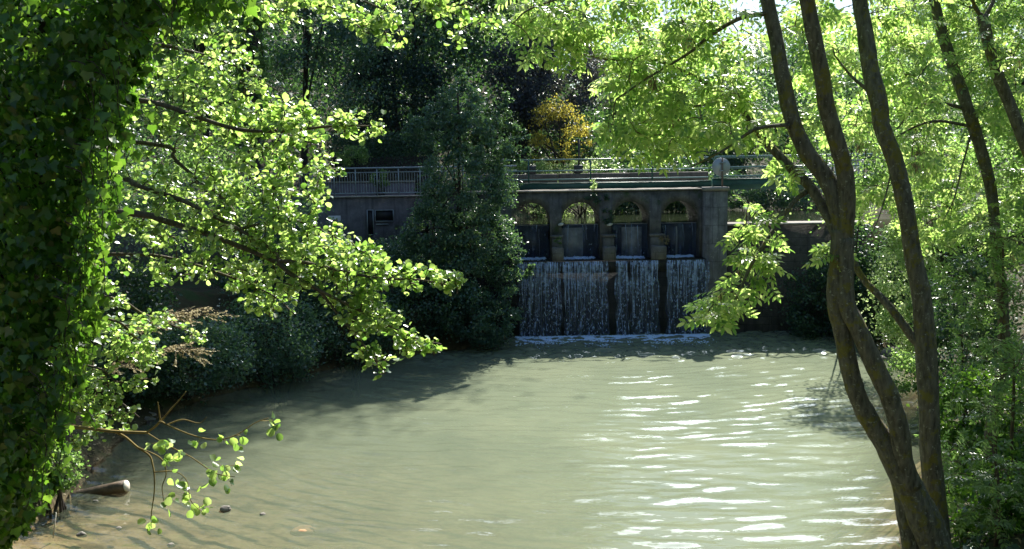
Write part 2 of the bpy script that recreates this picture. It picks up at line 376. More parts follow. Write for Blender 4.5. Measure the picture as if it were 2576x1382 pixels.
gx = np.concatenate([np.linspace(-160, -16, 20), np.arange(-15, 17, .2), np.linspace(18, 160, 20)])
gy = np.concatenate([np.linspace(-40, 1, 12), np.arange(2, 38, .2), np.linspace(39, 70, 32), np.linspace(75, 200, 12)])
def grid(gx, gy, fz):
    X, Y_ = np.meshgrid(gx, gy); Z = fz(X, Y_); nx, ny = len(gx), len(gy)
    V = np.stack([X, Y_, Z], -1).reshape(-1, 3)
    i = np.arange(nx*ny).reshape(ny, nx)
    L = np.stack([i[:-1, :-1], i[:-1, 1:], i[1:, 1:], i[1:, :-1]], -1).reshape(-1)
    return V, L, np.full((nx-1)*(ny-1), 4)
def ground_mat():
    m, nt, out = new_mat('earth')
    p = N(nt, 'ShaderNodeBsdfPrincipled'); p.inputs['Roughness'].default_value = .95; p.inputs['Specular IOR Level'].default_value = .2
    tc = N(nt, 'ShaderNodeTexCoord'); sx = N(nt, 'ShaderNodeSeparateXYZ'); nt.links.new(tc.outputs['Object'], sx.inputs[0])
    a = noise_tex(nt, 2.2, 8, .7, tc.outputs['Object']); 
    bed = ramp(nt, a.outputs['Fac'], [(.34, (.035,.026,.014)), (.46, (.13,.095,.05)), (.55, (.215,.165,.095)), (.66, (.11,.11,.04))])
    b = noise_tex(nt, 1.1, 7, .7, tc.outputs['Object'])
    bank = ramp(nt, b.outputs['Fac'], [(.35, (.030,.024,.016)), (.52, (.05,.045,.022)), (.62, (.03,.055,.018))])
    f = N(nt, 'ShaderNodeMapRange'); f.inputs['From Min'].default_value = -.05; f.inputs['From Max'].default_value = .12
    nt.links.new(sx.outputs[2], f.inputs['Value'])
    mx = N(nt, 'ShaderNodeMixRGB'); nt.links.new(f.outputs[0], mx.inputs[0]); nt.links.new(bed.outputs[0], mx.inputs[1]); nt.links.new(bank.outputs[0], mx.inputs[2])
    nt.links.new(mx.outputs[0], p.inputs['Base Color'])
    bp = N(nt, 'ShaderNodeBump'); bp.inputs['Strength'].default_value = .8; bp.inputs['Distance'].default_value = .06
    nt.links.new(a.outputs['Fac'], bp.inputs['Height']); nt.links.new(bp.outputs[0], p.inputs['Normal'])
    nt.links.new(p.outputs[0], out.inputs['Surface']); return m
V, L, S = grid(gx, gy, gh)
tag(mesh_obj('ground', V, L, S, ground_mat(), None, True), kind='structure')

def water_mat(name, murk, k, bump=.25, bscale=7.0, rough=.02):
    m, nt, out = new_mat(name)
    tc = N(nt, 'ShaderNodeTexCoord')
    at = N(nt, 'ShaderNodeAttribute'); at.attribute_name = 'depth'
    mu = N(nt, 'ShaderNodeMath', operation='MULTIPLY'); mu.inputs[1].default_value = -k; nt.links.new(at.outputs['Fac'], mu.inputs[0])
    ex = N(nt, 'ShaderNodeMath', operation='EXPONENT'); nt.links.new(mu.outputs[0], ex.inputs[0])
    a = noise_tex(nt, .35, 4, .6, tc.outputs['Object'])
    c = np.array(murk); col = ramp(nt, a.outputs['Fac'], [(.35, c*np.array([.88,.9,.9])), (.65, c*np.array([1.1,1.08,1.05]))])
    df = N(nt, 'ShaderNodeBsdfDiffuse'); nt.links.new(col.outputs[0], df.inputs['Color'])
    tr = N(nt, 'ShaderNodeBsdfTransparent'); tr.inputs['Color'].default_value = (.92, .9, .82, 1)
    mx = N(nt, 'ShaderNodeMixShader'); nt.links.new(ex.outputs[0], mx.inputs[0]); nt.links.new(df.outputs[0], mx.inputs[1]); nt.links.new(tr.outputs[0], mx.inputs[2])
    n1 = noise_tex(nt, bscale, 3, .5, tc.outputs['Object'], stretch=(.3, 1.0, 1.0))
    bp = N(nt, 'ShaderNodeBump'); bp.inputs['Strength'].default_value = bump; bp.inputs['Distance'].default_value = .035
    nt.links.new(n1.outputs['Fac'], bp.inputs['Height'])
    gl = N(nt, 'ShaderNodeBsdfGlossy'); gl.inputs['Roughness'].default_value = rough; nt.links.new(bp.outputs[0], gl.inputs['Normal'])
    nt.links.new(bp.outputs[0], df.inputs['Normal'])
    fr = N(nt, 'ShaderNodeFresnel'); fr.inputs['IOR'].default_value = 1.34; nt.links.new(bp.outputs[0], fr.inputs['Normal'])
    m2 = N(nt, 'ShaderNodeMixShader'); nt.links.new(fr.outputs[0], m2.inputs[0]); nt.links.new(mx.outputs[0], m2.inputs[1]); nt.links.new(gl.outputs[0], m2.inputs[2])
    nt.links.new(m2.outputs[0], out.inputs['Surface']); return m
def ripples(x, y):
    dx = x-3.0; dy = 31.0-y; r = np.sqrt(dx*dx+dy*dy); z = 0
    wob = .35*noise3(x*.35, y*.5, 1.5)+.12*noise3(x*1.1, y*1.3, 2.5)
    for i, (lam, amp, ang) in enumerate([(.50,.0040,0),(.39,.0028,.10),(.66,.0034,-.12),(.30,.0021,.22),(.45,.0026,-.26),(1.1,.003,.05),(.23,.0012,-.08)]):
        ph = (r+wob + ang*dx)*2*math.pi/lam + i*1.7
        env = .5+1.0*noise3(x*1.15+i*7, y*1.2+i*3, i*2.3)
        z = z + amp*env*(2*((1+np.sin(ph))/2)**2.0-1)
    near = np.clip((y-22)/4.5, 0, 1)
    z = z + near*(.012*noise3(x*4, y*5, 5.1)+.010*noise3(x*9, y*11, 2.1)) + np.exp(-((y-24.6)/1.0)**2)*.036*noise3(x*4.6, y*6, 6.6) + .0045*noise3(x*2.6, y*4.8, 8.1)
    return z*2.1
wx = np.arange(-8.4, 11.2, .05); wy = np.arange(2.5, 27.7, .05)
V, L, S = grid(wx, wy, ripples)
WATER = water_mat('murky_water', (.190,.220,.150), 1.2, .4, 5.0)
pool = mesh_obj('pool_water', V, L, S, WATER, None, True); tag(pool, kind='structure')
def depth_attr(o, f):
    me = o.data; co = np.zeros(len(me.vertices)*3, np.float32); me.vertices.foreach_get('co', co); co = co.reshape(-1, 3)
    at = me.attributes.new('depth', 'FLOAT', 'POINT'); at.data.foreach_set('value', np.maximum(f(co), 0).astype(np.float32))
depth_attr(pool, lambda c: -gh(c[:, 0], np.minimum(c[:, 1], 27.5)))
V, L, S = grid(np.arange(-3, 15.1, .12), np.arange(28.55, 60, .12), lambda x, y: 3.32+.004*noise3(x*2, y*2.5, 1)+.003*noise3(x*5, y*6, 4))
st = mesh_obj('stream_water', V, L, S, water_mat('still_water', (.022,.03,.016), 3.0, .08), None, True); tag(st, kind='structure')
depth_attr(st, lambda c: 3.32-gh(c[:, 0], c[:, 1]))

# ------------------------------------------------------------------ weir
STONE = stone_mat('weir_stone', (.045,.044,.046), (.17,.165,.165), (.035,.06,.018), (.36,.36,.36), None, .555)
PIER = stone_mat('block_stone', (.10,.095,.09), (.21,.2,.19), (.04,.055,.02), (.38,.38,.36), (.62, .42), .62)
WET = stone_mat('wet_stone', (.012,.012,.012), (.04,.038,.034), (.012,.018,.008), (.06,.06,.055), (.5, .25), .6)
RET = stone_mat('wall_stone', (.05,.045,.04), (.11,.10,.09), (.025,.035,.014), (.16,.155,.14), (.55, .24), .58)
CONC = stone_mat('pale_concrete', (.20,.185,.16), (.34,.31,.27), (.08,.085,.04), (.42,.4,.37), None, .66)
YF = 28.0
def xz(u, v, Y): p = W(u, v, Y); return p[0], p[2]
ARCH = [.60, 2.13, 3.66, 5.18]; AR = .59; ZT = 4.33; ZS = 3.42; ZLED = 2.27; XA0, XA1 = -2.5, 5.86
weir = thing('stone_weir', 'grey stone weir with a row of round arches above the falling water', 'weir', (2.5, YF, 0))
mb = MB(); NA = 20
def zlow(x):
    for c in ARCH:
        if abs(x-c) < AR: return ZS+math.sqrt(max(0, AR*AR-(x-c)**2))*.98
    return None
segs = []; x = XA0
for c in ARCH:
    segs.append((x, c-AR, None)); xs = [c-AR*math.cos(math.pi*i/NA) for i in range(NA+1)]
    for a, b in zip(xs[:-1], xs[1:]): segs.append((a, b, c))
    x = c+AR
segs.append((x, XA1, None))
Y0, Y1 = YF, YF+1.75
for a, b, c in segs:
    if c is None: za = zb = ZLED-.15
    else:
        za = ZS+math.sqrt(max(0, AR*AR-(a-c)**2)); zb = ZS+math.sqrt(max(0, AR*AR-(b-c)**2))
    mb.add([(a,Y0,za),(b,Y0,zb),(b,Y0,ZT),(a,Y0,ZT),(a,Y1,za),(b,Y1,zb),(b,Y1,ZT),(a,Y1,ZT)], [(0,1,2,3),(5,4,7,6),(3,2,6,7),(4,5,1,0)])
    if c is None:
        mb.add([(a,Y0,za),(a,Y0,ZS),(a,Y1,ZS),(a,Y1,za),(b,Y0,za),(b,Y0,ZS),(b,Y1,ZS),(b,Y1,za)], [(0,1,2,3),(4,7,6,5)])
aw = mb.build('arch_wall', STONE, weir)
m2 = MB(); m2.box(XA0, XA1+.0, YF-.05, YF+1.8, ZT+.003, ZT+.05, .012); m2.build('coping', CONC, aw)
# piers stand out in two steps below the springing
for i, (ua, ub) in enumerate([(1388, 1417), (1516, 1548), (1637, 1674)]):
    xa = W(ua, 630, 27.6)[0]; xb = W(ub, 630, 27.6)[0]
    p = MB(); p.box(xa+.02, xb-.02, 27.72, YF-.003, ZLED, 2.95, .02); p.box(xa, xb, 27.40, 27.717, ZLED, 2.68, .025)
    p.box(xa-.01, xb+.01, 27.70, YF-.003, 2.953, 3.02, .01)
    p.build('buttress', PIER, weir)
p = MB(); p.box(5.863, 6.52, 27.55, 29.8, 0-1, ZT-.03, .02); ep = p.build('end_pier', stone_mat('pier_stone', (.10,.10,.105), (.26,.26,.27), (.05,.06,.03), (.42,.42,.42), (.9, .55), .64), weir)
p = MB(); p.box(5.82, 6.56, 27.50, 29.84, ZT-.027, ZT+.09, .02); p.build('pier_cap', CONC, ep)
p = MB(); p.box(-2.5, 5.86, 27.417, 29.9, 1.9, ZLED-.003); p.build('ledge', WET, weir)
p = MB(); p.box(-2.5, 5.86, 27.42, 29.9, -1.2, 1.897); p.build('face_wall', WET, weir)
BOARD = plain('sluice_board', (.22,.22,.21), .55, 0, .4, 5, .2)
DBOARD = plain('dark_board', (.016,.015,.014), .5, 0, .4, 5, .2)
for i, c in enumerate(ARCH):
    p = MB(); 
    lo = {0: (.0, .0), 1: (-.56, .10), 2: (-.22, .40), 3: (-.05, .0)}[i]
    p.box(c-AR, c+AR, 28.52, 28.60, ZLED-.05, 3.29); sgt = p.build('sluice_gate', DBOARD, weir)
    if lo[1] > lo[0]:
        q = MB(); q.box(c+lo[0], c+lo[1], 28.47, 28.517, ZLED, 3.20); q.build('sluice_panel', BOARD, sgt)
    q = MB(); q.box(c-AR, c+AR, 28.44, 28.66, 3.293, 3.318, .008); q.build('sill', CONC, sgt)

# ------------------------------------------------------------------ falling water
def fall_mat(name, white, amt, sx, sz, film):
    m, nt, out = new_mat(name)
    tc = N(nt, 'ShaderNodeTexCoord')
    a = noise_tex(nt, 1.0, 5, .65, tc.outputs['Object'], stretch=(sx, 1, sz))
    b = noise_tex(nt, 1.0, 4, .6, tc.outputs['Object'], stretch=(9, 1, 9))
    mixh = N(nt, 'ShaderNodeMixRGB'); mixh.inputs[0].default_value = .38
    nt.links.new(a.outputs['Fac'], mixh.inputs[1]); nt.links.new(b.outputs['Fac'], mixh.inputs[2])
    sz_ = N(nt, 'ShaderNodeSeparateXYZ'); nt.links.new(tc.outputs['Object'], sz_.inputs[0])
    ma = N(nt, 'ShaderNodeMapRange'); ma.inputs['From Min'].default_value = .8; ma.inputs['From Max'].default_value = 2.2; ma.inputs['To Min'].default_value = -.035; ma.inputs['To Max'].default_value = .035
    nt.links.new(sz_.outputs[2], ma.inputs['Value'])
    ad_ = N(nt, 'ShaderNodeMath', operation='ADD'); nt.links.new(mixh.outputs[0], ad_.inputs[0]); nt.links.new(ma.outputs[0], ad_.inputs[1])
    f = ramp(nt, ad_.outputs[0], [(.49, (film,)*3), (.63, (amt,)*3)])
    p = N(nt, 'ShaderNodeBsdfPrincipled'); p.inputs['Base Color'].default_value = (*white, 1); p.inputs['Roughness'].default_value = .25
    t = N(nt, 'ShaderNodeBsdfTransparent')
    mx = N(nt, 'ShaderNodeMixShader'); nt.links.new(f.outputs[0], mx.inputs[0]); nt.links.new(t.outputs[0], mx.inputs[1]); nt.links.new(p.outputs[0], mx.inputs[2])
    bp = N(nt, 'ShaderNodeBump'); bp.inputs['Strength'].default_value = .6; bp.inputs['Distance'].default_value = .03
    nt.links.new(a.outputs['Fac'], bp.inputs['Height']); nt.links.new(bp.outputs[0], p.inputs['Normal'])
    nt.links.new(mx.outputs[0], out.inputs['Surface']); return m
FALL = fall_mat('falling_water', (.50,.66,1.0), .62, 17, 1.6, .05)  # blue cast of the shade is tinted into the water colour
THIN = fall_mat('thin_water', (.40,.56,.95), .36, 24, .7, .05)  # shade blue tinted in here too
def white_mat():
    m, nt, out = new_mat('shaded_white_water')
    p = N(nt, 'ShaderNodeBsdfPrincipled'); p.inputs['Base Color'].default_value = (.60,.74,1.0,1); p.inputs['Roughness'].default_value = .35  # strands and foam: blue of skylit shade is put into the base colour
    nt.links.new(p.outputs[0], out.inputs['Surface']); return m
WHITE = white_mat()
def sheet(name, label, x0, x1, ytop, ybot, z0, z1, mat, strands, blobs, group):
    t = thing(name, label, 'waterfall', ((x0+x1)/2, ytop, z0), group)
    gxx = np.linspace(x0, x1, 40); gzz = np.linspace(z0, z1, 30)
    X, Z = np.meshgrid(gxx, gzz); k = (z1-Z)/(z1-z0)
    Y_ = ytop+(ybot-ytop)*np.sqrt(k)+.012*noise3(X*14, Z*2, 3)
    ex = np.abs(X-(x0+x1)/2)/((x1-x0)/2); X = X+(.05*noise3(Z*3+x0, 7.7, np.sign(X-(x0+x1)/2)*3)+.02*k)*np.sign(X-(x0+x1)/2)*ex**4
    V = np.stack([X, Y_, Z], -1).reshape(-1, 3); i = np.arange(40*30).reshape(30, 40)
    L = np.stack([i[:-1, :-1], i[:-1, 1:], i[1:, 1:], i[1:, :-1]], -1).reshape(-1)
    mesh_obj('water_sheet', V, L, np.full(39*29, 4), mat, t, True)
    m = MB()
    for _ in range(strands):
        xx = rng.uniform(x0+.02, x1-.02); za = z1-abs(rng.normal(0, .06)); ln = rng.uniform(.12, 1.0)**1.6*(z1-z0); zb = max(z0, za-ln)
        zz = np.linspace(za, zb, 9); kk = (z1-zz)/(z1-z0)
        path = np.stack([xx+.010*np.cumsum(rng.standard_normal(9))*(.3+kk), ytop+(ybot-ytop)*np.sqrt(np.clip(kk, 0, 1))-.015+0*zz, zz], -1)
        m.tube(path, np.linspace(1, .35, 9)*rng.uniform(.002, .006), 4)
    for _ in range(blobs):
        xx = rng.uniform(x0+.03, x1-.03); kk = rng.beta(2.4, 1.2); zz = z1-(z1-z0)*kk
        ln = rng.uniform(.02, .09); y = ytop+(ybot-ytop)*math.sqrt(kk)-.02
        path = [(xx, y, zz+ln/2), (xx+rng.normal(0, .01), y-.008, zz), (xx+rng.normal(0, .02), y, zz-ln/2)]
        m.tube(path, [.002, rng.uniform(.003, .010), .002], 4)
    m.build('water_strand', WHITE, t, True)
    return t
low = [(1305,1411),(1419,1527),(1549,1655),(1677,1782)]
names_l = ['broad white fall below the arch nearest the bush, leftmost of the lower falls',
           'lower fall of fine strands under the second arch from the left',
           'lower fall broken by a dark gap, under the third arch from the left',
           'lower fall next to the end pier, rightmost of the lower falls']
for i, (a, b) in enumerate(low):
    xa, xb = W(a, 750, 27.3)[0], W(b, 750, 27.3)[0]
    if i == 2:
        t = sheet('waterfall', names_l[i], xa, xa+.36, 27.33, 27.12, -.02, 2.26, FALL, 9, 45, 'falls over the lower step')
        xg = xa+.44; X0 = xg
        # second half of the same fall beyond the gap
        t2 = sheet('waterfall', 'x', xg, xb, 27.33, 27.12, -.02, 2.26, FALL, 15, 80, 'falls over the lower step')
        for ch in list(t2.children):
            ch.parent = t; ch.location = np.array(t2.location)-np.array(t.location)
        bpy.data.objects.remove(t2)
    else:
        sheet('waterfall', names_l[i], xa, xb, 27.33, 27.12, -.02, 2.26, FALL, 26, 120, 'falls over the lower step')
names_u = ['thin upper curtain of water in the leftmost arch beside the bush', 'thin upper curtain over a pale panel in the second arch from the left',
           'upper curtain in the third arch, with a pale panel off centre', 'upper curtain in the rightmost arch beside the end pier']
for i, c in enumerate(ARCH):
    sheet('waterfall', names_u[i], c-AR+.03, c+AR-.03, 28.43, 28.36, ZLED+.0, 3.325, THIN, 5, 6, 'falls through the arches')
# foam: churned water under each fall
def foam(name, x0, x1, y0, y1, z, n, lump):
    m = MB()
    for _ in range(n):
        xx = rng.uniform(x0, x1); ex = .55+.45*float(noise3(xx*2.2, 4.4, y0)); t = rng.beta(.7, 3.2)*(.15+1.7*ex**1.5)
        if t > 1: continue
        yy = y1-(y1-y0)*t+rng.normal(0, .01); r = lump*rng.uniform(.2, 1)*(1-.75*t)
        ring = [(xx+math.cos(k*1.047)*r*rng.uniform(.6, 1.6)*1.4, yy+math.sin(k*1.047)*r*rng.uniform(.6, 1.4), z-.012) for k in range(6)]
        h = r*rng.uniform(.1, .3 if t > .12 else 1.3)
        top = [(xx+(q[0]-xx)*.5+rng.normal(0, r*.15), yy+(q[1]-yy)*.5, z+h*rng.uniform(.7, 1.2)) for q in ring]
        m.add(ring+top, [(j, (j+1) % 6, 6+(j+1) % 6, 6+j) for j in range(6)]+[(6,7,8,9,10,11)])
    o = m.build(name, WHITE, None, True); tag(o, kind='stuff'); return o
tag(foam('foam', W(1297, 840, 27)[0], W(1786, 840, 27)[0], 25.2, 27.2, 0.0, 6500, .032), 'white foam along the foot of the lower falls', 'foam')
f2 = MB()
for i, c in enumerate(ARCH):
    tag(foam('foam', c-AR+.05, c+AR-.15, 27.6, 28.36, ZLED, 500, .045), 'churned white foam on the ledge under the '+['leftmost','second','third','rightmost'][i]+' arch', 'foam')

# ------------------------------------------------------------------ bridge rails, barrier, wall, signs
GREEN = plain('green_paint', (.035,.105,.095), .45, 0, .25, 8, .1)
RAILM = plain('highlit_green_paint', (.11,.20,.20), .3, 0, .15, 8, .05)  # same green made paler: the rails' highlights are put into the colour
GREY = plain('grey_metal', (.26,.30,.33), .4, .3, .2, 10, .05)
br = thing('footbridge', 'green steel footbridge with horizontal rails across the top of the weir', 'footbridge', (5, 28.3, 4.3))
yb = 28.25
xa, xb, xc = W(1272, 405, yb)[0], W(1783, 400, yb)[0], 13.0
zb0 = ZT+.08; zr = [W(1530, 450, yb)[2], W(1530, 428, yb)[2], W(1530, 400, yb)[2]]
b = MB(); b.box(xa-1.2, xb+.1, yb, yb+.10, zb0, zb0+.19, .01); b.box(xa-1.2, xb+.1, yb-.04, yb+.14, zb0+.193, zb0+.21); b.build('beam', GREEN, br)
b = MB(); b.box(xb+.16, xc, yb+.15, yb+.27, zb0-.10, zb0+.24, .01); b.box(xb+.16, xc, yb+.09, yb+.31, zb0+.243, zb0+.262); b.box(xb+.16, xc, yb+.11, yb+.147, zb0+.05, zb0+.075); b.build('beam', GREEN, br)
for z in zr:
    b = MB(); b.tube([(xa-1.2, yb+.05, z), (xb, yb+.05, z)], .020, 8); b.build('rail', RAILM, br)
for z in [zr[0]+.02, zr[1]+.03, zr[2]+.02]:
    b = MB(); b.tube([(xb+.2, yb+.2, z), (xc, yb+.2, z)], .024, 8); b.tube([(xb+.2, yb+.2, z-.045), (xc, yb+.2, z-.045)], .012, 6); b.build('rail', RAILM, br)
for xx in np.arange(xa-1.2, xb, 1.9):
    b = MB(); b.box(xx-.02, xx+.02, yb+.02, yb+.06, zb0+.213, zr[2]); b.build('post', GREEN, br)
for xx in np.arange(xb+.25, xc, 1.9):
    b = MB(); b.box(xx-.025, xx+.025, yb+.22, yb+.27, zb0+.265, zr[2]+.02); b.build('post', GREEN, br)
b = MB(); a = np.linspace(-math.pi/2, math.pi/2, 9); 
b.tube(np.stack([xb+.02+.16*np.cos(a), 0*a+yb+.05, zr[2]-.16+.16*np.sin(a)], -1), .016, 6)
b.tube([(xb-.02, yb+.05, zr[2]-.33), (xb+.12, yb+.05, zr[1]), ], .014, 6); b.build('rail_end', GREEN, br)

bar = thing('concrete_barrier', 'weathered brown concrete barrier beam on stubby tapered feet behind the green rails', 'barrier', (2.5, 29.6, ZT))
BARM = stone_mat('barrier_concrete', (.075,.065,.06), (.15,.13,.115), (.06,.06,.03), (.22,.21,.2), None, .66)
b = MB(); y0 = 29.45
z0, z1 = W(1500, 460, y0)[2], W(1500, 436, y0)[2]
X = [W(u, 450, y0)[0] for u in (1190, 1404, 1582, 1783)]
for a_, b_ in zip(X[:-1], X[1:]): 
    b = MB(); b.box(a_+.012, b_-.012, y0, y0+.22, z0, z1, .02); b.build('beam', BARM, bar)
for u in (1300, 1402, 1500, 1586, 1690, 1770):
    xx = W(u, 460, y0)[0]; f = MB()
    f.add([(xx-.24,y0-.02,ZT+.07),(xx+.24,y0-.02,ZT+.07),(xx+.24,y0+.24,ZT+.07),(xx-.24,y0+.24,ZT+.07),(xx-.15,y0+.02,z0-.003),(xx+.15,y0+.02,z0-.003),(xx+.15,y0+.2,z0-.003),(xx-.15,y0+.2,z0-.003)],
          [(0,3,2,1),(4,5,6,7),(0,1,5,4),(1,2,6,5),(2,3,7,6),(3,0,4,7)]); f.build('foot', BARM, bar)
DARK = plain('dark_paint', (.03,.03,.035), .6)
for u, lab in ((1337, 'dark square box on the barrier, nearer the bush'), (1455, 'dark square box with a thin pole, below the yellow tree')):
    p0 = W(u, 427, y0+.1); t = thing('marker_box', lab, 'box', (p0[0], y0+.11, z1), 'dark boxes on the concrete barrier')
    b = MB(); b.box(p0[0]-.14, p0[0]+.14, y0+.0, y0+.2, z1+.003, z1+.27, .02); b.build('housing', DARK, t)
    b = MB(); b.tube([(p0[0]+.02, y0+.1, z1+.26), (p0[0]+.02, y0+.1, z1+(.45 if u < 1400 else 1.1))], .018 if u < 1400 else .035, 6); b.build('pole', DARK, t)

# round traffic sign seen from behind
sg = thing('round_sign', 'round traffic sign seen from its plain grey back on a thin rusty post', 'sign', W(1816, 486, 28.05))
c = W(1814, 420, 28.05); m = MB()
SIGNB = plain('sign_back', (.36,.40,.44), .45, .2, .08, 3, 0)
a = np.linspace(0, 2*math.pi, 33)[:-1]; R = .275
V = [(c[0]+R*math.cos(t), c[1]-.012, c[2]+R*math.sin(t)) for t in a]+[(c[0]+R*math.cos(t), c[1]+.012, c[2]+R*math.sin(t)) for t in a]
m.add(V, [tuple(range(32)), tuple(range(63, 31, -1))]+[(i, 32+i, 32+(i+1) % 32, (i+1) % 32) for i in range(32)]); dsc = m.build('disc', SIGNB, sg)
m = MB(); m.tube([(c[0]+.03, c[1]-.045, ZT+.02), (c[0]+.03, c[1]-.045, c[2]+.27)], .028, 8); m.build('post', plain('rusty_post', (.13,.10,.085), .7), sg)
for dz in (-.12, .12):
    m = MB(); m.box(c[0]-.06, c[0]+.12, c[1]-.08, c[1]-.013, c[2]+dz-.015, c[2]+dz+.015); m.build('clamp', GREY, dsc)

# retaining wall right of the weir, with its pale top
rw = thing('retaining_wall', 'dark coursed stone retaining wall with a pale sunlit top right of the weir', 'wall', (8.5, 27.6, 0))
ztop = W(1960, 562, 27.6)[2]
m = MB(); m.box(6.523, 10.9, 27.62, 28.2, -1.2, ztop-.06); m.build('wall', RET, rw)
m = MB(); m.box(6.523, 11.0, 27.56, 30.9, ztop-.057, ztop+.0, .015); m.build('coping', CONC, rw)

# left: concrete wall with a grey railing, a hatch and a small sign
lw = thing('concrete_wall', 'stained grey concrete wall below the grey railing, half hidden by bushes', 'wall', (-5, 30, 3))
yl = 30.0; zt = W(950, 497, yl)[2]
xl0, xl1 = W(560, 497, yl)[0], W(1110, 497, yl)[0]
LWALL = stone_mat('stained_concrete', (.07,.066,.068), (.17,.16,.165), (.05,.06,.03), (.22,.22,.23), None, .62)
m = MB(); m.box(xl0-6, xl1+.8, yl, yl+.5, 1.2, zt-.003); m.build('wall', LWALL, lw)
m = MB(); m.box(xl0-6, xl1+.8, yl-.05, yl+.55, zt, zt+.05, .01); m.build('coping', CONC, lw)
rl = thing('metal_railing', 'grey metal railing with hairpin bars on top of the concrete wall', 'railing', (-5, yl+.15, zt))
yr_ = yl+.12; zt2 = zt+.05; z_top = W(950, 423, yr_)[2]; z_2 = W(950, 434, yr_)[2]; z_b = zt2+.09
xs0, xs1 = W(430, 430, yr_)[0], W(1300, 430, yr_)[0]
for z, r in ((z_top, .03), (z_2, .018), (z_b, .018)):
    m = MB(); m.tube([(xs0, yr_, z), (xs1, yr_, z)], r, 6); m.build('rail', GREY, rl)
px = W(1002, 430, yr_)[0]; posts = [px+i*.705 for i in range(-12, 6) if xs0 < px+i*.705 < xs1]
for xx in posts:
    m = MB(); m.tube([(xx, yr_, zt2), (xx, yr_, z_top)], .022, 6); m.build('post', GREY, rl)
for xx in posts[:-1]:
    m = MB(); pts = []; n = 7; w = .705/(n+1)
    for k in range(n):
        x_ = xx+w*(k+1); a_, b_ = (z_b+.05, z_2-.05) if k % 2 == 0 else (z_2-.05, z_b+.05)
        pts += [(x_, yr_, a_), (x_, yr_, (a_+b_)/2), (x_, yr_, b_)]
        if k < n-1:
            zc = b_; sgn = 1 if b_ > a_ else -1
            for q in (45, 90, 135): pts.append((x_+w/2-w/2*math.cos(rad(q)), yr_, zc+sgn*w/2*math.sin(rad(q))))
    m.tube(pts, .009, 5); m.build('bars', GREY, rl)
ht = thing('metal_hatch', 'pale metal frame around two dark openings in the concrete wall', 'hatch', W(957, 600, yl-.03))
for (u0, u1, v0, v1) in ((925, 939, 528, 592), (944, 990, 528, 558)):
    a_ = W(u0, v1, yl-.03); b_ = W(u1, v0, yl-.03); m = MB(); t = .022
    for (x0, x1, z0_, z1_) in ((a_[0], a_[0]+t, a_[2], b_[2]), (b_[0]-t, b_[0], a_[2], b_[2]), (a_[0]+t, b_[0]-t, b_[2]-t, b_[2]), (a_[0]+t, b_[0]-t, a_[2], a_[2]+t)):
        m.box(x0, x1, yl-.06, yl-.003, z0_, z1_)
    hf = m.build('frame', GREY, ht)
    m = MB(); m.box(a_[0]+t, b_[0]-t, yl-.03, yl-.004, a_[2]+t, b_[2]-t); m.build('panel', plain('black_opening', (.008,.008,.012), .6), hf)  # flat black sheet stands in for the dark inside the opening
a_ = W(946, 566, yl-.03); m = MB(); m.box(a_[0], a_[0]+.42, yl-.05, yl-.004, a_[2], a_[2]+.03); m.build('step_bar', GREY, ht)
p0 = W(842, 560, yl-.04); ws = thing('wall_sign', 'small white sign with a red square on the concrete wall among leaves', 'sign', p0)
m = MB(); m.box(p0[0]-.20, p0[0]+.20, yl-.05, yl-.01, p0[2]-.22, p0[2]+.22, .008); wp = m.build('plate', plain('white_enamel', (.55,.55,.56), .4), ws)
m = MB(); m.box(p0[0]-.10, p0[0]+.10, yl-.056, yl-.0505, p0[2]-.13, p0[2]+.09); m.build('red_mark', plain('red_enamel', (.45,.04,.04), .4), wp)
lo = thing('low_wall', 'low purplish grey wall seen through the bars of the railing', 'wall', (-5, 33, 4))
m = MB(); m.box(W(780, 470, 33)[0], W(1040, 470, 33)[0], 33, 33.3, 3.6, W(900, 461, 33)[2], .02); m.build('wall', plain('purple_grey', (.15,.13,.16), .9), lo)
m = MB(); m.box(W(780, 470, 33)[0]-.04, W(1040, 470, 33)[0]+.04, 32.96, 33.34, W(900, 461, 33)[2]+.003, W(900, 461, 33)[2]+.06, .01); m.build('coping', CONC, lo)
# pale barred fence at the far end of the footbridge
pf = thing('barred_fence', 'pale upright barred fence behind the forked tree trunk', 'fence', W(2120, 445, 31))
x0, x1 = W(2070, 420, 31)[0], W(2172, 420, 31)[0]; zz0 = W(2120, 462, 31)[2]; zz1 = W(2120, 402, 31)[2]
PALE = plain('pale_paint', (.5,.5,.48), .5)
for z in (zz0+.1, zz1-.05):
    m = MB(); m.box(x0, x1, 31, 31.05, z, z+.05); m.build('rail', PALE, pf)
m = MB()
for xx in np.arange(x0+.05, x1, .11): m.box(xx, xx+.05, 30.96, 30.997, zz0, zz1-.1)
m.build('bars', PALE, pf)
for xx in (x0, (x0+x1)/2, x1):
    m = MB(); m.box(xx-.04, xx+.04, 31.053, 31.13, zz0-.8, zz1); m.build('post', PALE, pf)

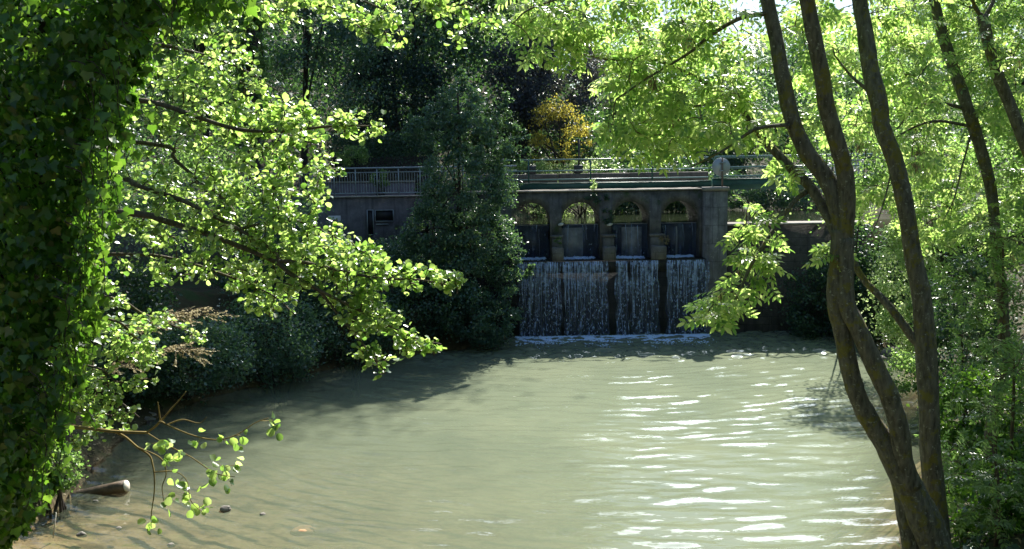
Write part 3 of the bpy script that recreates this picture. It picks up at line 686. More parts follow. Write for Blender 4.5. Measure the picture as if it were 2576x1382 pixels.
# ------------------------------------------------------------------ shrubs and trees, far ones first
def clumps(center, radii, n, k, sig=.16, shell=.62, lump=.25, seed=None, zmin=None, cut=None):
    """n leaf points in k clumps spread through a lumpy ellipsoid, thicker towards its skin"""
    c = np.array(center, float); r = np.array(radii, float)
    d = nrm(rng.standard_normal((k, 3)))
    rr = shell+(1.0-shell)*rng.random(k)**.6; rr = rr*(1+lump*noise3(d[:, 0]*2+c[0], d[:, 1]*2+c[1], d[:, 2]*2+c[2]))
    C = c+d*rr[:, None]*r
    w = rng.uniform(.4, 1.6, k); w /= w.sum()
    idx = rng.choice(k, n, p=w)
    P = C[idx]+rng.standard_normal((n, 3))*sig*np.array([r.mean(), r.mean(), r.mean()*.7])*rng.uniform(.5, 1.3, (k, 1))[idx]
    if zmin is not None: P = P[P[:, 2] > zmin]
    if cut is not None: P = P[cut(P)]
    return P, C
def plant(name, label, cat, base, blobs, mat, size, tmpl=T_DIAMOND, trunk=None, bark=None, group=None, up_bias=.5, droop=.3, leafname='crown', stems=0, zmin=None, cut=None, sig=.16, limb_r=.05):
    """base: foot; blobs: (centre, radii, leaves, clumps); trunk: (path, radii)"""
    t = thing(name, label, cat, base, group)
    Ps = []; Cs = []
    for (c, r, n, k) in blobs:
        P, C = clumps(c, r, n, k, sig, zmin=zmin, cut=cut); Ps.append(P); Cs.append(C)
    P = np.concatenate(Ps); C = np.concatenate(Cs); n = len(P)
    D = rnd_dirs(n, (0, 0, -droop), .8); Nn = rnd_dirs(n, (0, 0, up_bias), .7)
    leaf_obj(leafname, P, D, Nn, size*rng.uniform(.65, 1.35, n), tmpl, mat, t)
    bk = bark or DARKBARK
    m = MB(); b = np.array(base, float)
    if trunk is not None:
        m.tube(trunk[0], trunk[1], 9); tip = np.asarray(trunk[0])
        for i in rng.choice(len(C), min(len(C), 10+stems), replace=False):
            j = int(len(tip)*rng.uniform(.35, .95)); a = tip[min(j, len(tip)-1)]
            m.tube(spline([a, (a+C[i])/2+np.array([0, 0, .12*np.linalg.norm(a-C[i])]), C[i]], 6), np.linspace(limb_r, limb_r*.25, 6), 5)
        m.build('trunk', bk, t)
    elif stems:
        for i in rng.choice(len(C), min(stems, len(C)), replace=False):
            a = b+np.array([rng.normal(0, .12), rng.normal(0, .12), -.05])
            m.tube(spline([a, (a*.55+C[i]*.45)+np.array([0, 0, .15]), C[i]], 7), np.linspace(limb_r*.6, limb_r*.15, 7), 5)
        m.build('stem', bk, t)
    return t
def rect(u0, u1, v0, v1, Y):
    """centre and half sizes of a patch of the photo, as metres at depth Y"""
    a = W(u0, v1, Y); b = W(u1, v0, Y); return ((a[0]+b[0])/2, Y, (a[2]+b[2])/2), abs(b[0]-a[0])/2, abs(b[2]-a[2])/2
def tree(name, label, Y, u0, u1, v0, v1, mat, n, k, size, ubase, deep=.8, tr=.16, group=None, gz=None, tmpl=T_DIAMOND, sig=.15, **kw):
    c, rx, rz = rect(u0, u1, v0, v1, Y)
    xb = W(ubase, 400, Y)[0]; zb = float(gh(xb, Y)) if gz is None else gz
    path = spline([(xb, Y, zb-.2), (xb*.7+c[0]*.3, Y, zb*.5+c[2]*.5), (c[0], Y, c[2]+rz*.6)], 12)
    return plant(name, label, 'tree', (xb, Y, zb), [(c, (rx, max(rx, .5)*deep, rz), n, k)], mat, size, tmpl, (path, np.linspace(tr, tr*.25, 12)), group=group, sig=sig, **kw)

G_FAR = 'tall trees in the wood beyond the weir'
# tall wood beyond (left and centre reach far above the frame)
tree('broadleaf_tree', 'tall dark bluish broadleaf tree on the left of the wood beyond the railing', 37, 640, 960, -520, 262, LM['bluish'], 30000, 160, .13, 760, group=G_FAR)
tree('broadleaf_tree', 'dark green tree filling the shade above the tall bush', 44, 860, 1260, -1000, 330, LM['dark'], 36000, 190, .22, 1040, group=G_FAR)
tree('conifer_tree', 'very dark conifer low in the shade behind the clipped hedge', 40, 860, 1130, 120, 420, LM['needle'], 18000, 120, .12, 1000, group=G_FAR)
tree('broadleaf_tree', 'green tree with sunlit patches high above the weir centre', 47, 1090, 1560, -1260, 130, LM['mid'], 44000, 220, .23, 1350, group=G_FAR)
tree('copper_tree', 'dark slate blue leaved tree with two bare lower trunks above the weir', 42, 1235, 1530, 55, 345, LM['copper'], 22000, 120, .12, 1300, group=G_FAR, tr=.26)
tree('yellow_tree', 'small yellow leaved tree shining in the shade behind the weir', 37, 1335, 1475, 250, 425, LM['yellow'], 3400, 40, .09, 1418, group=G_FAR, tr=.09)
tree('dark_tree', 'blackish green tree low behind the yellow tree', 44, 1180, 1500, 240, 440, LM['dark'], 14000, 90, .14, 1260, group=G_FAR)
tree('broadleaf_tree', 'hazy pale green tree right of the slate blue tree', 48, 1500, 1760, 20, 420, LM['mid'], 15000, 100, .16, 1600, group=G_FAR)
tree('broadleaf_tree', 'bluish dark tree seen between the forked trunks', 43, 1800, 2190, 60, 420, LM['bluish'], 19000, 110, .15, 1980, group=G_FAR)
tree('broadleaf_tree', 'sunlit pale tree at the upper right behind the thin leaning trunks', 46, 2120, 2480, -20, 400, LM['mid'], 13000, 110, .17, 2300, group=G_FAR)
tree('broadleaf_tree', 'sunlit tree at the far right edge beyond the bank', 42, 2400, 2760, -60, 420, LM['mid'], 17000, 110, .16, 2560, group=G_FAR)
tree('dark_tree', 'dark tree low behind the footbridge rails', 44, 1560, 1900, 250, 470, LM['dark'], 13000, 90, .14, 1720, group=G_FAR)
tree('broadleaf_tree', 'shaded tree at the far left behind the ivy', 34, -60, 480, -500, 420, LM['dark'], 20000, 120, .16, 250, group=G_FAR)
tree('broadleaf_tree', 'mid green tree left of the ivy clad pole trunk', 33, 380, 640, -300, 380, LM['mid'], 20000, 120, .12, 520, group=G_FAR)
# leafless pole trunks wrapped in ivy at the left of the railing
p0 = W(640, 420, 31); tp = W(636, -120, 31)
plant('ivy_wrapped_trunk', 'straight trunk wrapped in ivy with a bright sunlit edge, left of the railing', 'tree', (p0[0], 31, 3.6),
      [(tuple(W(636, v, 31)), (.42, .42, .75), 900, 30) for v in (-60, 20, 100, 180, 260, 340)], LM['mid'], .10, T_IVY, (spline([(p0[0], 31, 3.5), (p0[0], 31, 7), tp], 10), np.linspace(.26, .16, 10)), leafname='ivy')
tag(mesh_obj('distant_woodland', *(lambda P: (lambda n, D, X, s: ((P[:, None, :]+s[:, None, None]*(np.array([0, -.35, 0, .35])[None, :, None]*X[:, None, :]+np.array([0, .45, 1, .45])[None, :, None]*D[:, None, :])).reshape(-1, 3), np.arange(4*n), np.full(n, 4)))(len(P), rnd_dirs(len(P), (0, -.3, .2)), rnd_dirs(len(P)), rng.uniform(.2, .42, len(P))))(
    (lambda x, y, h: np.stack([x, y, gh(x, y)+h], -1))(rng.uniform(-38, 34, 90000), rng.uniform(50, 82, 90000), rng.gamma(2.0, 1.6, 90000))), LM['dark'], None), kind='stuff')

# unseen wood round the pool, beside and behind the viewer, added to cut skylight
def quads(P, s):
    n = len(P); D = rnd_dirs(n, (0, 0, -.2)); X = nrm(np.cross(D, rnd_dirs(n)))
    q = np.array([[0, 0], [-.4, .45], [0, 1], [.4, .45]])
    V = P[:, None, :]+s[:, None, None]*(q[None, :, 0, None]*X[:, None, :]+q[None, :, 1, None]*D[:, None, :])
    return V.reshape(-1, 3), np.arange(4*n), np.full(n, 4)
PW = []
for (cx, cy, cz, rx_, ry_, rz_, n_) in ((-17, 4, 10, 4, 8, 9, 6000), (-19, 18, 11, 5, 7, 10, 6000), (-8, -9, 9, 6, 4, 8, 6000), (4, -10, 9, 6, 4, 8, 6000), (13, -4, 9, 4, 6, 8, 5000), (17, 8, 9, 3.5, 6, 9, 5000), (20, 20, 9, 4, 6, 8, 5000)):
    PW.append(clumps((cx, cy, cz), (rx_, ry_, rz_), n_, 90, .12)[0])
PW = np.concatenate(PW); tag(mesh_obj('surrounding_woodland', *quads(PW, rng.uniform(.4, .8, len(PW))), LM['mid'], None), kind='stuff')
def wall_plant(lab, u, v, Y, du, dv, n, mat, size):
    c, rx, rz = rect(u-du, u+du, v-dv, v+dv, Y)
    t = tag(leaf_obj('wall_plant', clumps(c, (rx, .07, rz), n, 14, .2)[0], rnd_dirs(n, (0, -.3, -.2)), rnd_dirs(n, (0, -.3, .6)), rng.uniform(.6, 1.3, n)*size, T_DIAMOND, mat, None), lab, 'plant', 'plants growing on the weir masonry')
wall_plant('pale upright plant on the weir top beside the green beam', 1494, 468, 27.95, 7, 16, 160, LM['bright'], .06)
wall_plant('moss and weeds hanging over the weir top above the second pier', 1500, 498, 27.93, 34, 12, 520, LM['dark'], .05)
wall_plant('fern tuft on the pier between the second and third arch', 1530, 545, 27.93, 14, 20, 320, LM['dark'], .055)
wall_plant('weed tuft on the first buttress left of the second arch', 1407, 606, 27.5, 12, 9, 160, LM['mid'], .05)
wall_plant('green tuft on the middle buttress ledge', 1534, 630, 27.5, 12, 9, 160, LM['dark'], .05)
wall_plant('dry weeds on the right buttress below the last pier', 1672, 603, 27.6, 10, 12, 120, LM['brown'], .06)

# hedge and shrubs round the top of the weir
c, rx, rz = rect(846, 1075, 352, 425, 36)
t = thing('clipped_hedge', 'dark green clipped hedge behind the grey railing', 'hedge', (c[0], 36, 4.0))
n = 9000; P = np.stack([c[0]+rng.uniform(-1, 1, n)*rx*1.15, 36+rng.uniform(-.6, .6, n), c[2]-1.2+rng.beta(2.2, .9, n)*(rz*2+1.0)*(.92+.12*noise3(rng.uniform(-3, 3, n)*2, 0, 0))], -1)
leaf_obj('foliage', P, rnd_dirs(n), rnd_dirs(n, (0, -.2, .5)), rng.uniform(.05, .1, n), T_DIAMOND, LM['dark'], t)
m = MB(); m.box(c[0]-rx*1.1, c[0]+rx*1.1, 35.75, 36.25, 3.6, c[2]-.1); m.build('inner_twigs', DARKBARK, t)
def shrub(name, label, base, blobs, mat, size, group=None, tmpl=T_DIAMOND, stems=8, **kw):
    return plant(name, label, 'shrub', base, blobs, mat, size, tmpl, None, None, group, stems=stems, leafname='foliage', **kw)
c, rx, rz = rect(855, 930, 365, 420, 33.6); shrub('shrub', 'pale grey green bush against the clipped hedge', (c[0], 33.6, 4.1), [(c, (rx, .5, rz), 1800, 30)], LM['mid'], .07)
c, rx, rz = rect(930, 985, 425, 470, 32.6); shrub('shrub', 'small fluffy bush behind the railing bars', (c[0], 32.6, 4.1), [(c, (rx, .35, rz), 900, 20)], LM['mid'], .06)
# round sunlit bushes seen through the arches
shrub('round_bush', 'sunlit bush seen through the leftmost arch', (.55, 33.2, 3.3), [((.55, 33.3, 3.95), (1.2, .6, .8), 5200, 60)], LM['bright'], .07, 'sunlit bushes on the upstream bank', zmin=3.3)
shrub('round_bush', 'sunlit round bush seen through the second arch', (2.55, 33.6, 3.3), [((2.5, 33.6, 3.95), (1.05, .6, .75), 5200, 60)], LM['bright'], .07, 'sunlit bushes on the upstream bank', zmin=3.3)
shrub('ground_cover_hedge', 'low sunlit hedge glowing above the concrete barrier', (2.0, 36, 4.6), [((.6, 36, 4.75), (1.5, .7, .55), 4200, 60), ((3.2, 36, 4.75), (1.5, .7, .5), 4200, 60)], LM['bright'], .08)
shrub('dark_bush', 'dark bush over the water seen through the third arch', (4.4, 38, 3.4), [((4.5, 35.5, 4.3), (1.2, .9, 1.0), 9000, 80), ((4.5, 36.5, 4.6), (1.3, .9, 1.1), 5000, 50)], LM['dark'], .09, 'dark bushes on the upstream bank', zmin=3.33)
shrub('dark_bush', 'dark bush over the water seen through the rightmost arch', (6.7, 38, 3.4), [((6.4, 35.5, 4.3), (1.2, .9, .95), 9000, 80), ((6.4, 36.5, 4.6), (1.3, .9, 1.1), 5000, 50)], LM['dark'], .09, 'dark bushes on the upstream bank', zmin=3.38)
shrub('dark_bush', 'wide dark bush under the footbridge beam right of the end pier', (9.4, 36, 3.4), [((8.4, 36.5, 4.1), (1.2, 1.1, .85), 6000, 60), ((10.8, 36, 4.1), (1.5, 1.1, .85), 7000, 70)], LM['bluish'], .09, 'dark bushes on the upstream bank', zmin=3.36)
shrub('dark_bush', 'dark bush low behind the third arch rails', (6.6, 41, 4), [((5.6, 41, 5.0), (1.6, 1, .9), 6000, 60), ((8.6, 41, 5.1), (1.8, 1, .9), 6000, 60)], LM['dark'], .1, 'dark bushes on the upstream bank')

# the tall bush beside the weir and bushes along the left bank
bx = W(1170, 800, 26)[0]
blobs = []
for (u0, u1, v0, v1, n, k, dy) in ((1100, 1215, 195, 330, 2600, 46, .3), (1030, 1160, 250, 400, 4200, 60, .5), (1130, 1295, 270, 430, 6500, 80, .1), (1030, 1318, 370, 580, 14000, 160, 0), (1015, 1160, 490, 720, 8500, 110, .2), (1120, 1316, 520, 700, 9500, 110, -.1), (1000, 1180, 640, 850, 9000, 110, .1), (1120, 1308, 640, 800, 8000, 100, -.2), (1130, 1305, 740, 872, 6500, 90, -.4), (1262, 1335, 300, 420, 1300, 16, .1), (1288, 1340, 620, 720, 800, 12, -.3), (1010, 1072, 290, 370, 900, 14, .4), (1150, 1180, 150, 240, 500, 9, .3), (1235, 1290, 225, 300, 700, 10, .1)):
    c, rx, rz = rect(u0, u1, v0, v1, 26+dy); blobs.append((c, (rx*.92, min(rx, 1.2)*.8, rz*.95), n, k))
plant('tall_bush', 'tall bluish green bush growing beside the falls and hiding the left end of the weir', 'tree', (bx, 26.3, .3), blobs, LM['bluish'], .075, T_DIAMOND,
      (spline([(bx, 26.3, .1), (bx-.1, 26.3, 3), (W(1150, 230, 26)[0], 26.3, 7.2)], 14), np.linspace(.12, .02, 14)), leafname='crown', stems=10, sig=.105, limb_r=.025)
def bank_shrub(label, Y, u0, u1, v0, v1, mat, n, k, size, name='shrub', group=None, stems=6, **kw):
    c, rx, rz = rect(u0, u1, v0, v1, Y); b = (c[0], Y+.1, float(gh(c[0], Y+.1)))
    return shrub(name, label, b, [(c, (rx, min(max(rx, .6), 1.6)*.8, rz), n, k)], mat, size, group, stems=stems, **kw)
GB = 'shaded shrubs along the left bank'
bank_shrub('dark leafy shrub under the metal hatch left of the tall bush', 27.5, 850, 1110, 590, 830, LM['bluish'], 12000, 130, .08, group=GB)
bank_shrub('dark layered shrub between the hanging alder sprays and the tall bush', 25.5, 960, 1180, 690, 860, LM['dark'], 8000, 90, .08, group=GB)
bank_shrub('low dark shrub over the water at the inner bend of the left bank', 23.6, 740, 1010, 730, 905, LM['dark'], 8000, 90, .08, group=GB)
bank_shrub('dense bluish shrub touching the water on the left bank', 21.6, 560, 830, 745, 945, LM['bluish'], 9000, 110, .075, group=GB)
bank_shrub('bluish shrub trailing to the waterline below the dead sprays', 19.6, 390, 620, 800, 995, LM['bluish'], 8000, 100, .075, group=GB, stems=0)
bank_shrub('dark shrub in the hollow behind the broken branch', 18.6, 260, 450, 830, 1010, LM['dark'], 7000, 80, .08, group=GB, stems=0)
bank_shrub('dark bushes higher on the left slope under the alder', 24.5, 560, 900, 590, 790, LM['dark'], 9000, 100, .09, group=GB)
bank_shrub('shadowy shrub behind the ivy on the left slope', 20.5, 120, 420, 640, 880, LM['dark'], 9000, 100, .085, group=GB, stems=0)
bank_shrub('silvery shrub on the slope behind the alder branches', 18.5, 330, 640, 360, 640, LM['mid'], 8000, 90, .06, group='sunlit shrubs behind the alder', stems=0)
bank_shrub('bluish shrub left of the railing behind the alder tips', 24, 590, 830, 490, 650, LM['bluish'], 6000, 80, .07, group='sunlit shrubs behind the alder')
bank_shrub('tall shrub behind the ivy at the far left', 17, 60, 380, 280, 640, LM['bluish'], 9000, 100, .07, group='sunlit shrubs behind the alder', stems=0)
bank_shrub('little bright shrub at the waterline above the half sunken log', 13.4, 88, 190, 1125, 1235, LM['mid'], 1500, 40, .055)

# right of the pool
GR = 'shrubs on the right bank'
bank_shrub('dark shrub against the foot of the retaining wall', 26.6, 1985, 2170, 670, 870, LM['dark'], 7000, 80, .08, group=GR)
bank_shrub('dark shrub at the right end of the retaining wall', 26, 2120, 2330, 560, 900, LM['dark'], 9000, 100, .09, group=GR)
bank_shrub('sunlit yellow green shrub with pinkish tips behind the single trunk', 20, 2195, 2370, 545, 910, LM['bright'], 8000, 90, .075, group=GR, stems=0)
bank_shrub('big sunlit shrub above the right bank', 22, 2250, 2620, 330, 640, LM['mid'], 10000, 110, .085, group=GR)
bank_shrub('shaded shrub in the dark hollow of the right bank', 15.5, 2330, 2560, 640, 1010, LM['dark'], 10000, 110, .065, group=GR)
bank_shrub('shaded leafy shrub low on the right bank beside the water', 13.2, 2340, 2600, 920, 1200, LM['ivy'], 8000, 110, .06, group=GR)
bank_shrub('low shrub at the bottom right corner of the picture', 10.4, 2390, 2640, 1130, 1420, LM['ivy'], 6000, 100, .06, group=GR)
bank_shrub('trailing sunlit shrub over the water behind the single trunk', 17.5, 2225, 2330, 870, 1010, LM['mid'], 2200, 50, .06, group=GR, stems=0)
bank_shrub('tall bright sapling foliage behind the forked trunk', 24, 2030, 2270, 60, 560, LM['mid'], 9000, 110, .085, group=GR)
# elder-like saplings close by with separate leaflets
def sapling(label, Y, u0, u1, v0, v1, n, mat):
    c, rx, rz = rect(u0, u1, v0, v1, Y); b = (c[0]+.2, Y, float(gh(c[0]+.2, Y)))
    t = thing('sapling', label, 'shrub', b, 'ash saplings on the right bank')
    tg = [np.array([c[0]+rng.uniform(-rx, rx), Y+rng.uniform(-.6, .6), c[2]+rng.uniform(-rz, rz)]) for _ in range(n)]
    g = Grow([[b, (b[0], Y, c[2]), (b[0]-.1, Y, c[2]+rz)]]); tw = g.run(tg, .1, 1.2)
    m = MB(); m.tube(spline([b, (b[0], Y, c[2]), (b[0]-.1, Y, c[2]+rz)], 9), np.linspace(.025, .008, 9), 6)
    for q in tw: m.tube(q, np.linspace(.006, .003, len(q)), 4, False)
    m.build('stem', TWIG, t)
    P = []; D = []
    for q in tw:
        for s in (.35, .6, .8, 1.0):
            p = q[min(int(s*len(q)), len(q)-1)]; d = nrm(q[-1]-q[0])+rng.normal(0, .7, 3); d[2] -= .1
            P.append(p); D.append(d)
    leaf_obj('foliage', P, D, rnd_dirs(len(P), (0, -.1, 1.0), .35), rng.uniform(.13, .22, len(P)), T_ASH, mat, t)
sapling('sapling with spread leaflets in the shade right of the single trunk', 11.6, 2390, 2580, 560, 800, 70, LM['mid'])
sapling('sapling with pinnate leaves at the right edge above the bank', 10.8, 2420, 2600, 820, 1080, 80, LM['mid'])
sapling('low sapling with leaflets at the foot of the trunks', 9.8, 2375, 2560, 1120, 1330, 60, LM['mid'])

# ------------------------------------------------------------------ ash trees (right)
def trunk_path(pts, Ys):
    return [W(u, v, y) for (u, v), y in zip(pts, Ys)]
def trunk_mesh(m, pts, dia, Ys, n=40, sides=14):
    """pts in photo pixels, dia in photo pixels, Ys depth of each point"""
    P = spline(trunk_path(pts, Ys), n); r = spline(np.array(dia)[:, None], n)[:, 0]*.5; d = spline(np.array(Ys, float)[:, None], n)[:, 0]
    r = r*d/F
    r = r*(1+.06*noise3(np.arange(n)*.45, P[0, 0]*3, 1.2)); m.tube(P, r, sides, True, .025); return P
ash = thing('forked_ash_tree', 'leaning multi stemmed ash tree with twisted lower stems and lichen on its bark', 'tree', (W(2330, 1382, 9)[0], 9, float(gh(4.3, 9))))
m = MB()
lowp = [(2119,579),(2116,640),(2108,747),(2120,840),(2146,962),(2180,1043),(2232,1123),(2285,1220),(2328,1311),(2358,1390),(2385,1500),(2400,1600)]
lowd = [56,56,55,46,46,50,58,72,82,84,94,110]; ly = [9.0]*12
PA = trunk_mesh(m, lowp, lowd, ly, 60)
PR = trunk_mesh(m, [(2128,600),(2126,690),(2132,770),(2160,830),(2200,919),(2234,989),(2260,1070),(2272,1150),(2292,1225)], [40,42,42,45,47,48,48,48,50], [8.95,8.93,8.9,8.86,8.84,8.84,8.85,8.9,8.95], 44)
trunk_mesh(m, [(2240,1140),(2268,1230),(2284,1320),(2298,1400),(2320,1560)], [40,44,48,52,60], [9.15]*5, 20)
m.build('trunk', BARK, ash, True)
m = MB(); PSA = trunk_mesh(m, [(1860,-420),(1895,-220),(1922,-60),(1930,0),(1951,93),(1970,199),(1993,301),(2030,384),(2076,445),(2104,509),(2118,579),(2117,640)], [10,24,33,34,35,36,38,42,45,46,46,40], [9.5,9.45,9.4,9.35,9.3,9.2,9.15,9.1,9.05,9,9,9], 44); m.build('stem', BARK, ash, True)
m = MB(); PSB = trunk_mesh(m, [(1985,-420),(2003,-220),(2020,-60),(2030,0),(2048,93),(2067,185),(2081,278),(2109,370),(2126,440),(2130,509),(2126,579),(2122,640)], [10,26,36,37,38,38,40,42,43,44,44,40], [8.5,8.55,8.6,8.65,8.7,8.75,8.8,8.85,8.9,8.93,8.96,9], 44); m.build('stem', BARK, ash, True)
m = MB(); PC = trunk_mesh(m, [(1812,232),(1868,278),(1923,352),(1988,421),(2044,477),(2085,546),(2112,610)], [15,18,21,24,27,29,28], [9.8,9.7,9.55,9.4,9.25,9.1,9.0], 34); m.build('limb', BARK, ash, True)
def thin_limb(pts, Ys, d0, d1, parent, name='branch', mat=None):
    P = spline(trunk_path(pts, Ys), 24); m = MB(); m.tube(P, np.linspace(d0, d1, 24)*.5*np.mean(Ys)/F, 7, True, .04); m.build(name, mat or BARK, parent, True); return P
B1 = thin_limb([(1985,318),(1974,315),(1905,324),(1860,350),(1817,380),(1740,420)], [9.1,9.1,9.0,8.9,8.8,8.7], 13, 4, ash)
B2 = thin_limb([(1934,34),(1863,46),(1789,88),(1733,134),(1640,190),(1550,250)], [9.3,9.3,9.3,9.3,9.2,9.1], 13, 4, ash)
B3 = thin_limb([(2028,484),(2000,505),(1954,566),(1891,666),(1841,770),(1795,790),(1760,800)], [9.25,9.2,9.1,8.9,8.7,8.6,8.55], 14, 3, ash)
B4 = thin_limb([(1812,232),(1740,190),(1640,150),(1530,150),(1440,130)], [9.8,9.8,9.7,9.6,9.5], 12, 3, ash)
B5 = thin_limb([(1840,255),(1740,270),(1640,300),(1560,330)], [9.75,9.8,9.9,10], 8, 3, ash)
B6 = thin_limb([(1926,-30),(1800,-90),(1650,-60),(1500,-30),(1340,20),(1290,60)], [9.3,9.2,9.1,9,8.9,8.9], 14, 3, ash)
def ash_foliage(t, paths, regions, dens=1.0, size=(.20, .27), mat=None, keys=0, per=5, tw=.0045):
    g = Grow(paths); tg = []
    for (cu, cv, ru, rv, y0, y1, n) in regions: tg += ell(cu, cv, ru, rv, y0, y1, max(1, int(n*dens)))
    tws = g.run(tg, .10, 1.3)
    m = MB(); P = []; D = []
    for q in tws:
        m.tube(q, np.linspace(tw*1.5, tw*.6, len(q)), 4, False)
        e = nrm(q[-1]-q[-2]); 
        for i in range(per):
            s = 1.0-.16*i if i else 1.0
            p = q[max(0, min(int(round(s*(len(q)-1))), len(q)-1))] if len(q) > 3 else q[-1]-e*.05*i
            az = rng.uniform(0, 2*math.pi); d = e*.5+np.array([math.cos(az), math.sin(az), -.55+rng.normal(0, .3)])
            P.append(p); D.append(d)
    tag(m.build('twigs', TWIG, t), kind='stuff')
    n = len(P)
    leaf_obj('crown', P, D, rnd_dirs(n, (0, -.35, .9), .55), rng.uniform(size[0], size[1], n), T_ASH, mat or LM['ash'], t)
    if keys:
        idx = rng.choice(len(tws), keys, replace=False); proto = None
        for j in idx:
            p = tws[j][-1]
            if proto is None:
                b = MB()
                for _ in range(38):
                    a = np.array([rng.normal(0, .02), rng.normal(0, .02), -rng.uniform(.01, .10)]); d = np.array([rng.normal(0, .012), rng.normal(0, .012), -.035])
                    b.add([a, a+d*.5+np.array([.005, .002, 0]), a+d, a+d*.5-np.array([.005, .002, 0])], [(0, 1, 2, 3)])
                b.tube([(0, 0, .02), (0, 0, -.09)], .0015, 4)
                proto = b.build('seed_bunch', LM['brown'], None); proto.parent = t; o = proto
            else:
                o = proto.copy(); COL.objects.link(o); o.parent = t
            o.location = [float(q) for q in (np.array(p)-base_of(t))]; s = rng.uniform(.8, 1.5); o.scale = (s, s, s); o.rotation_euler = (0, 0, rng.uniform(0, 6))
ash_foliage(ash, [PSA, PSB, PC, B1, B2, B3, B4, B5, B6],
   [(1380,30,110,50,8.6,9.6,14),(1420,95,90,50,9,9.8,12),(1470,20,90,50,8.8,9.8,12),(1620,60,130,90,8.8,10.5,34),(1760,40,120,80,8.8,10.5,30),(1590,160,100,70,9,10.5,20),
    (1700,160,140,90,9,11,34),(1830,150,110,90,9,11,20),(1610,270,100,75,9,11,20),(1740,270,130,80,9,11,32),(1860,290,90,60,9,10.5,12),(1660,340,110,50,8.8,10.5,15),(1760,335,90,40,8.7,10,12),
    (1570,350,50,40,9,10,5),(1975,420,40,30,9,10,4),(1910,520,40,20,8.8,9.6,2),(1890,600,50,60,8.7,9.4,9),(1900,680,50,45,8.7,9.2,8),(1850,745,55,35,8.5,9,7),(1785,775,35,20,8.4,8.9,6),
    (1990,130,70,110,9.2,11,8),(2010,310,60,60,9.4,11,7),(2060,230,60,120,9.6,11.5,10),(2050,30,80,60,9.4,11,12),(1340,-80,200,60,8.6,9.6,14),(1640,-90,250,60,8.8,10.5,26),(2100,620,20,40,8.9,9.2,3),(1880,-330,120,140,9,10.5,26),(2010,-330,110,140,8.6,10,20)], 1.0, keys=30)
single = thing('single_stem_ash_tree', 'single leaning ash trunk standing right of the forked one', 'tree', (W(2366, 1382, 9.6)[0], 9.6, float(gh(4.6, 9.6))))
m = MB(); P3 = trunk_mesh(m, [(2110,-430),(2128,-240),(2150,-70),(2162,0),(2178,93),(2192,185),(2211,259),(2220,324),(2248,394),(2266,463),(2280,533),(2296,639),(2318,747),(2329,882),(2336,1016),(2340,1123),(2350,1230),(2366,1382),(2380,1500),(2386,1580)],
   [10,25,35,36,38,40,44,42,42,42,43,44,46,52,52,52,54,58,64,72], [10.6,10.5,10.4,10.3,10.2,10.1,10,9.95,9.9,9.85,9.8,9.75,9.7,9.65,9.6,9.6,9.6,9.6,9.6,9.6], 70); m.build('trunk', BARK, single, True)
PD = thin_limb([(2330,885),(2296,850),(2264,806),(2221,753),(2178,710),(2150,662),(2135,600)], [9.65,9.7,9.75,9.85,9.95,10.05,10.1], 24, 15, single, 'limb')
S1 = thin_limb([(2206,250),(2180,225),(2140,190),(2100,140)], [10,10.1,10.2,10.4], 13, 4, single)
S2 = thin_limb([(2250,400),(2220,520),(2190,600)], [9.9,9.8,9.7], 5, 2, single)
ash_foliage(single, [P3, S1, PD], [(2130,90,70,80,10.3,12,20),(2260,60,80,80,10.3,12.5,30),(2290,210,70,80,10.5,12.5,26),(2150,300,50,80,10.4,12,14),(2310,380,50,70,10.4,12.5,18),(2200,480,40,50,10,11,9),(2250,-70,160,60,10,12,18),(2130,-320,120,140,10.3,11.5,22)], 1.0, keys=8)
t4 = thing('slender_ash_tree', 'slender leaning ash trunk with two arching side branches', 'tree', (W(2489, 1200, 12)[0], 12, float(gh(W(2489, 1200, 12)[0], 12))))
m = MB(); P4 = trunk_mesh(m, [(2270,-380),(2300,-220),(2330,-70),(2349,0),(2373,93),(2396,162),(2424,241),(2451,324),(2479,417),(2498,509),(2507,639),(2522,747),(2522,908),(2500,1016),(2489,1150),(2489,1320)], [8,17,24,25,26,27,28,29,28,27,27,27,27,28,32,36], [12.4]*6+[12.2]*4+[12]*6, 50); m.build('trunk', BARK, t4, True)
A1 = thin_limb([(2424,273),(2380,262),(2336,259),(2290,285),(2257,325)], [12.2,12,11.8,11.6,11.5], 10, 4, t4)
A2 = thin_limb([(2450,320),(2360,305),(2300,320),(2255,345)], [12.2,12,11.8,11.7], 9, 4, t4)
A3 = thin_limb([(2445,330),(2420,420),(2400,500),(2370,560)], [12.2,12,11.9,11.8], 6, 2, t4)
ash_foliage(t4, [P4, A1, A2, A3], [(2420,-180,160,110,12.5,16,70),(2400,60,90,90,12,14.5,40),(2470,200,80,100,12,14.5,36),(2330,240,70,60,11.6,14,24),(2360,420,90,90,12,14.5,40),(2450,500,70,80,12,14.5,28),(2330,560,70,60,12,14,20),(2400,-70,160,60,12,14,24)], 1.0, (.2,.28), keys=10)
tree('broadleaf_tree', 'tree added to shade the right bank, its mostly unseen crown above the slender trunks', 19.5, 2230, 2900, -330, 40, LM['mid'], 16000, 120, .10, 2640, sig=.12)  # crown mostly out of view, added to shade the right bank
t5 = thing('right_edge_ash_tree', 'thin forked ash trunk leaning out at the right edge', 'tree', (W(2700, 1100, 11.4)[0], 11.4, float(gh(W(2700, 1100, 11.4)[0], 11.4))))
m = MB(); P5 = trunk_mesh(m, [(2470,37),(2478,70),(2488,116),(2512,195),(2539,259),(2572,347),(2620,480),(2660,700),(2690,950),(2700,1200)], [24,27,27,27,28,28,30,32,34,38], [11.4]*10, 40)
m.build('trunk', BARK, t5, True)
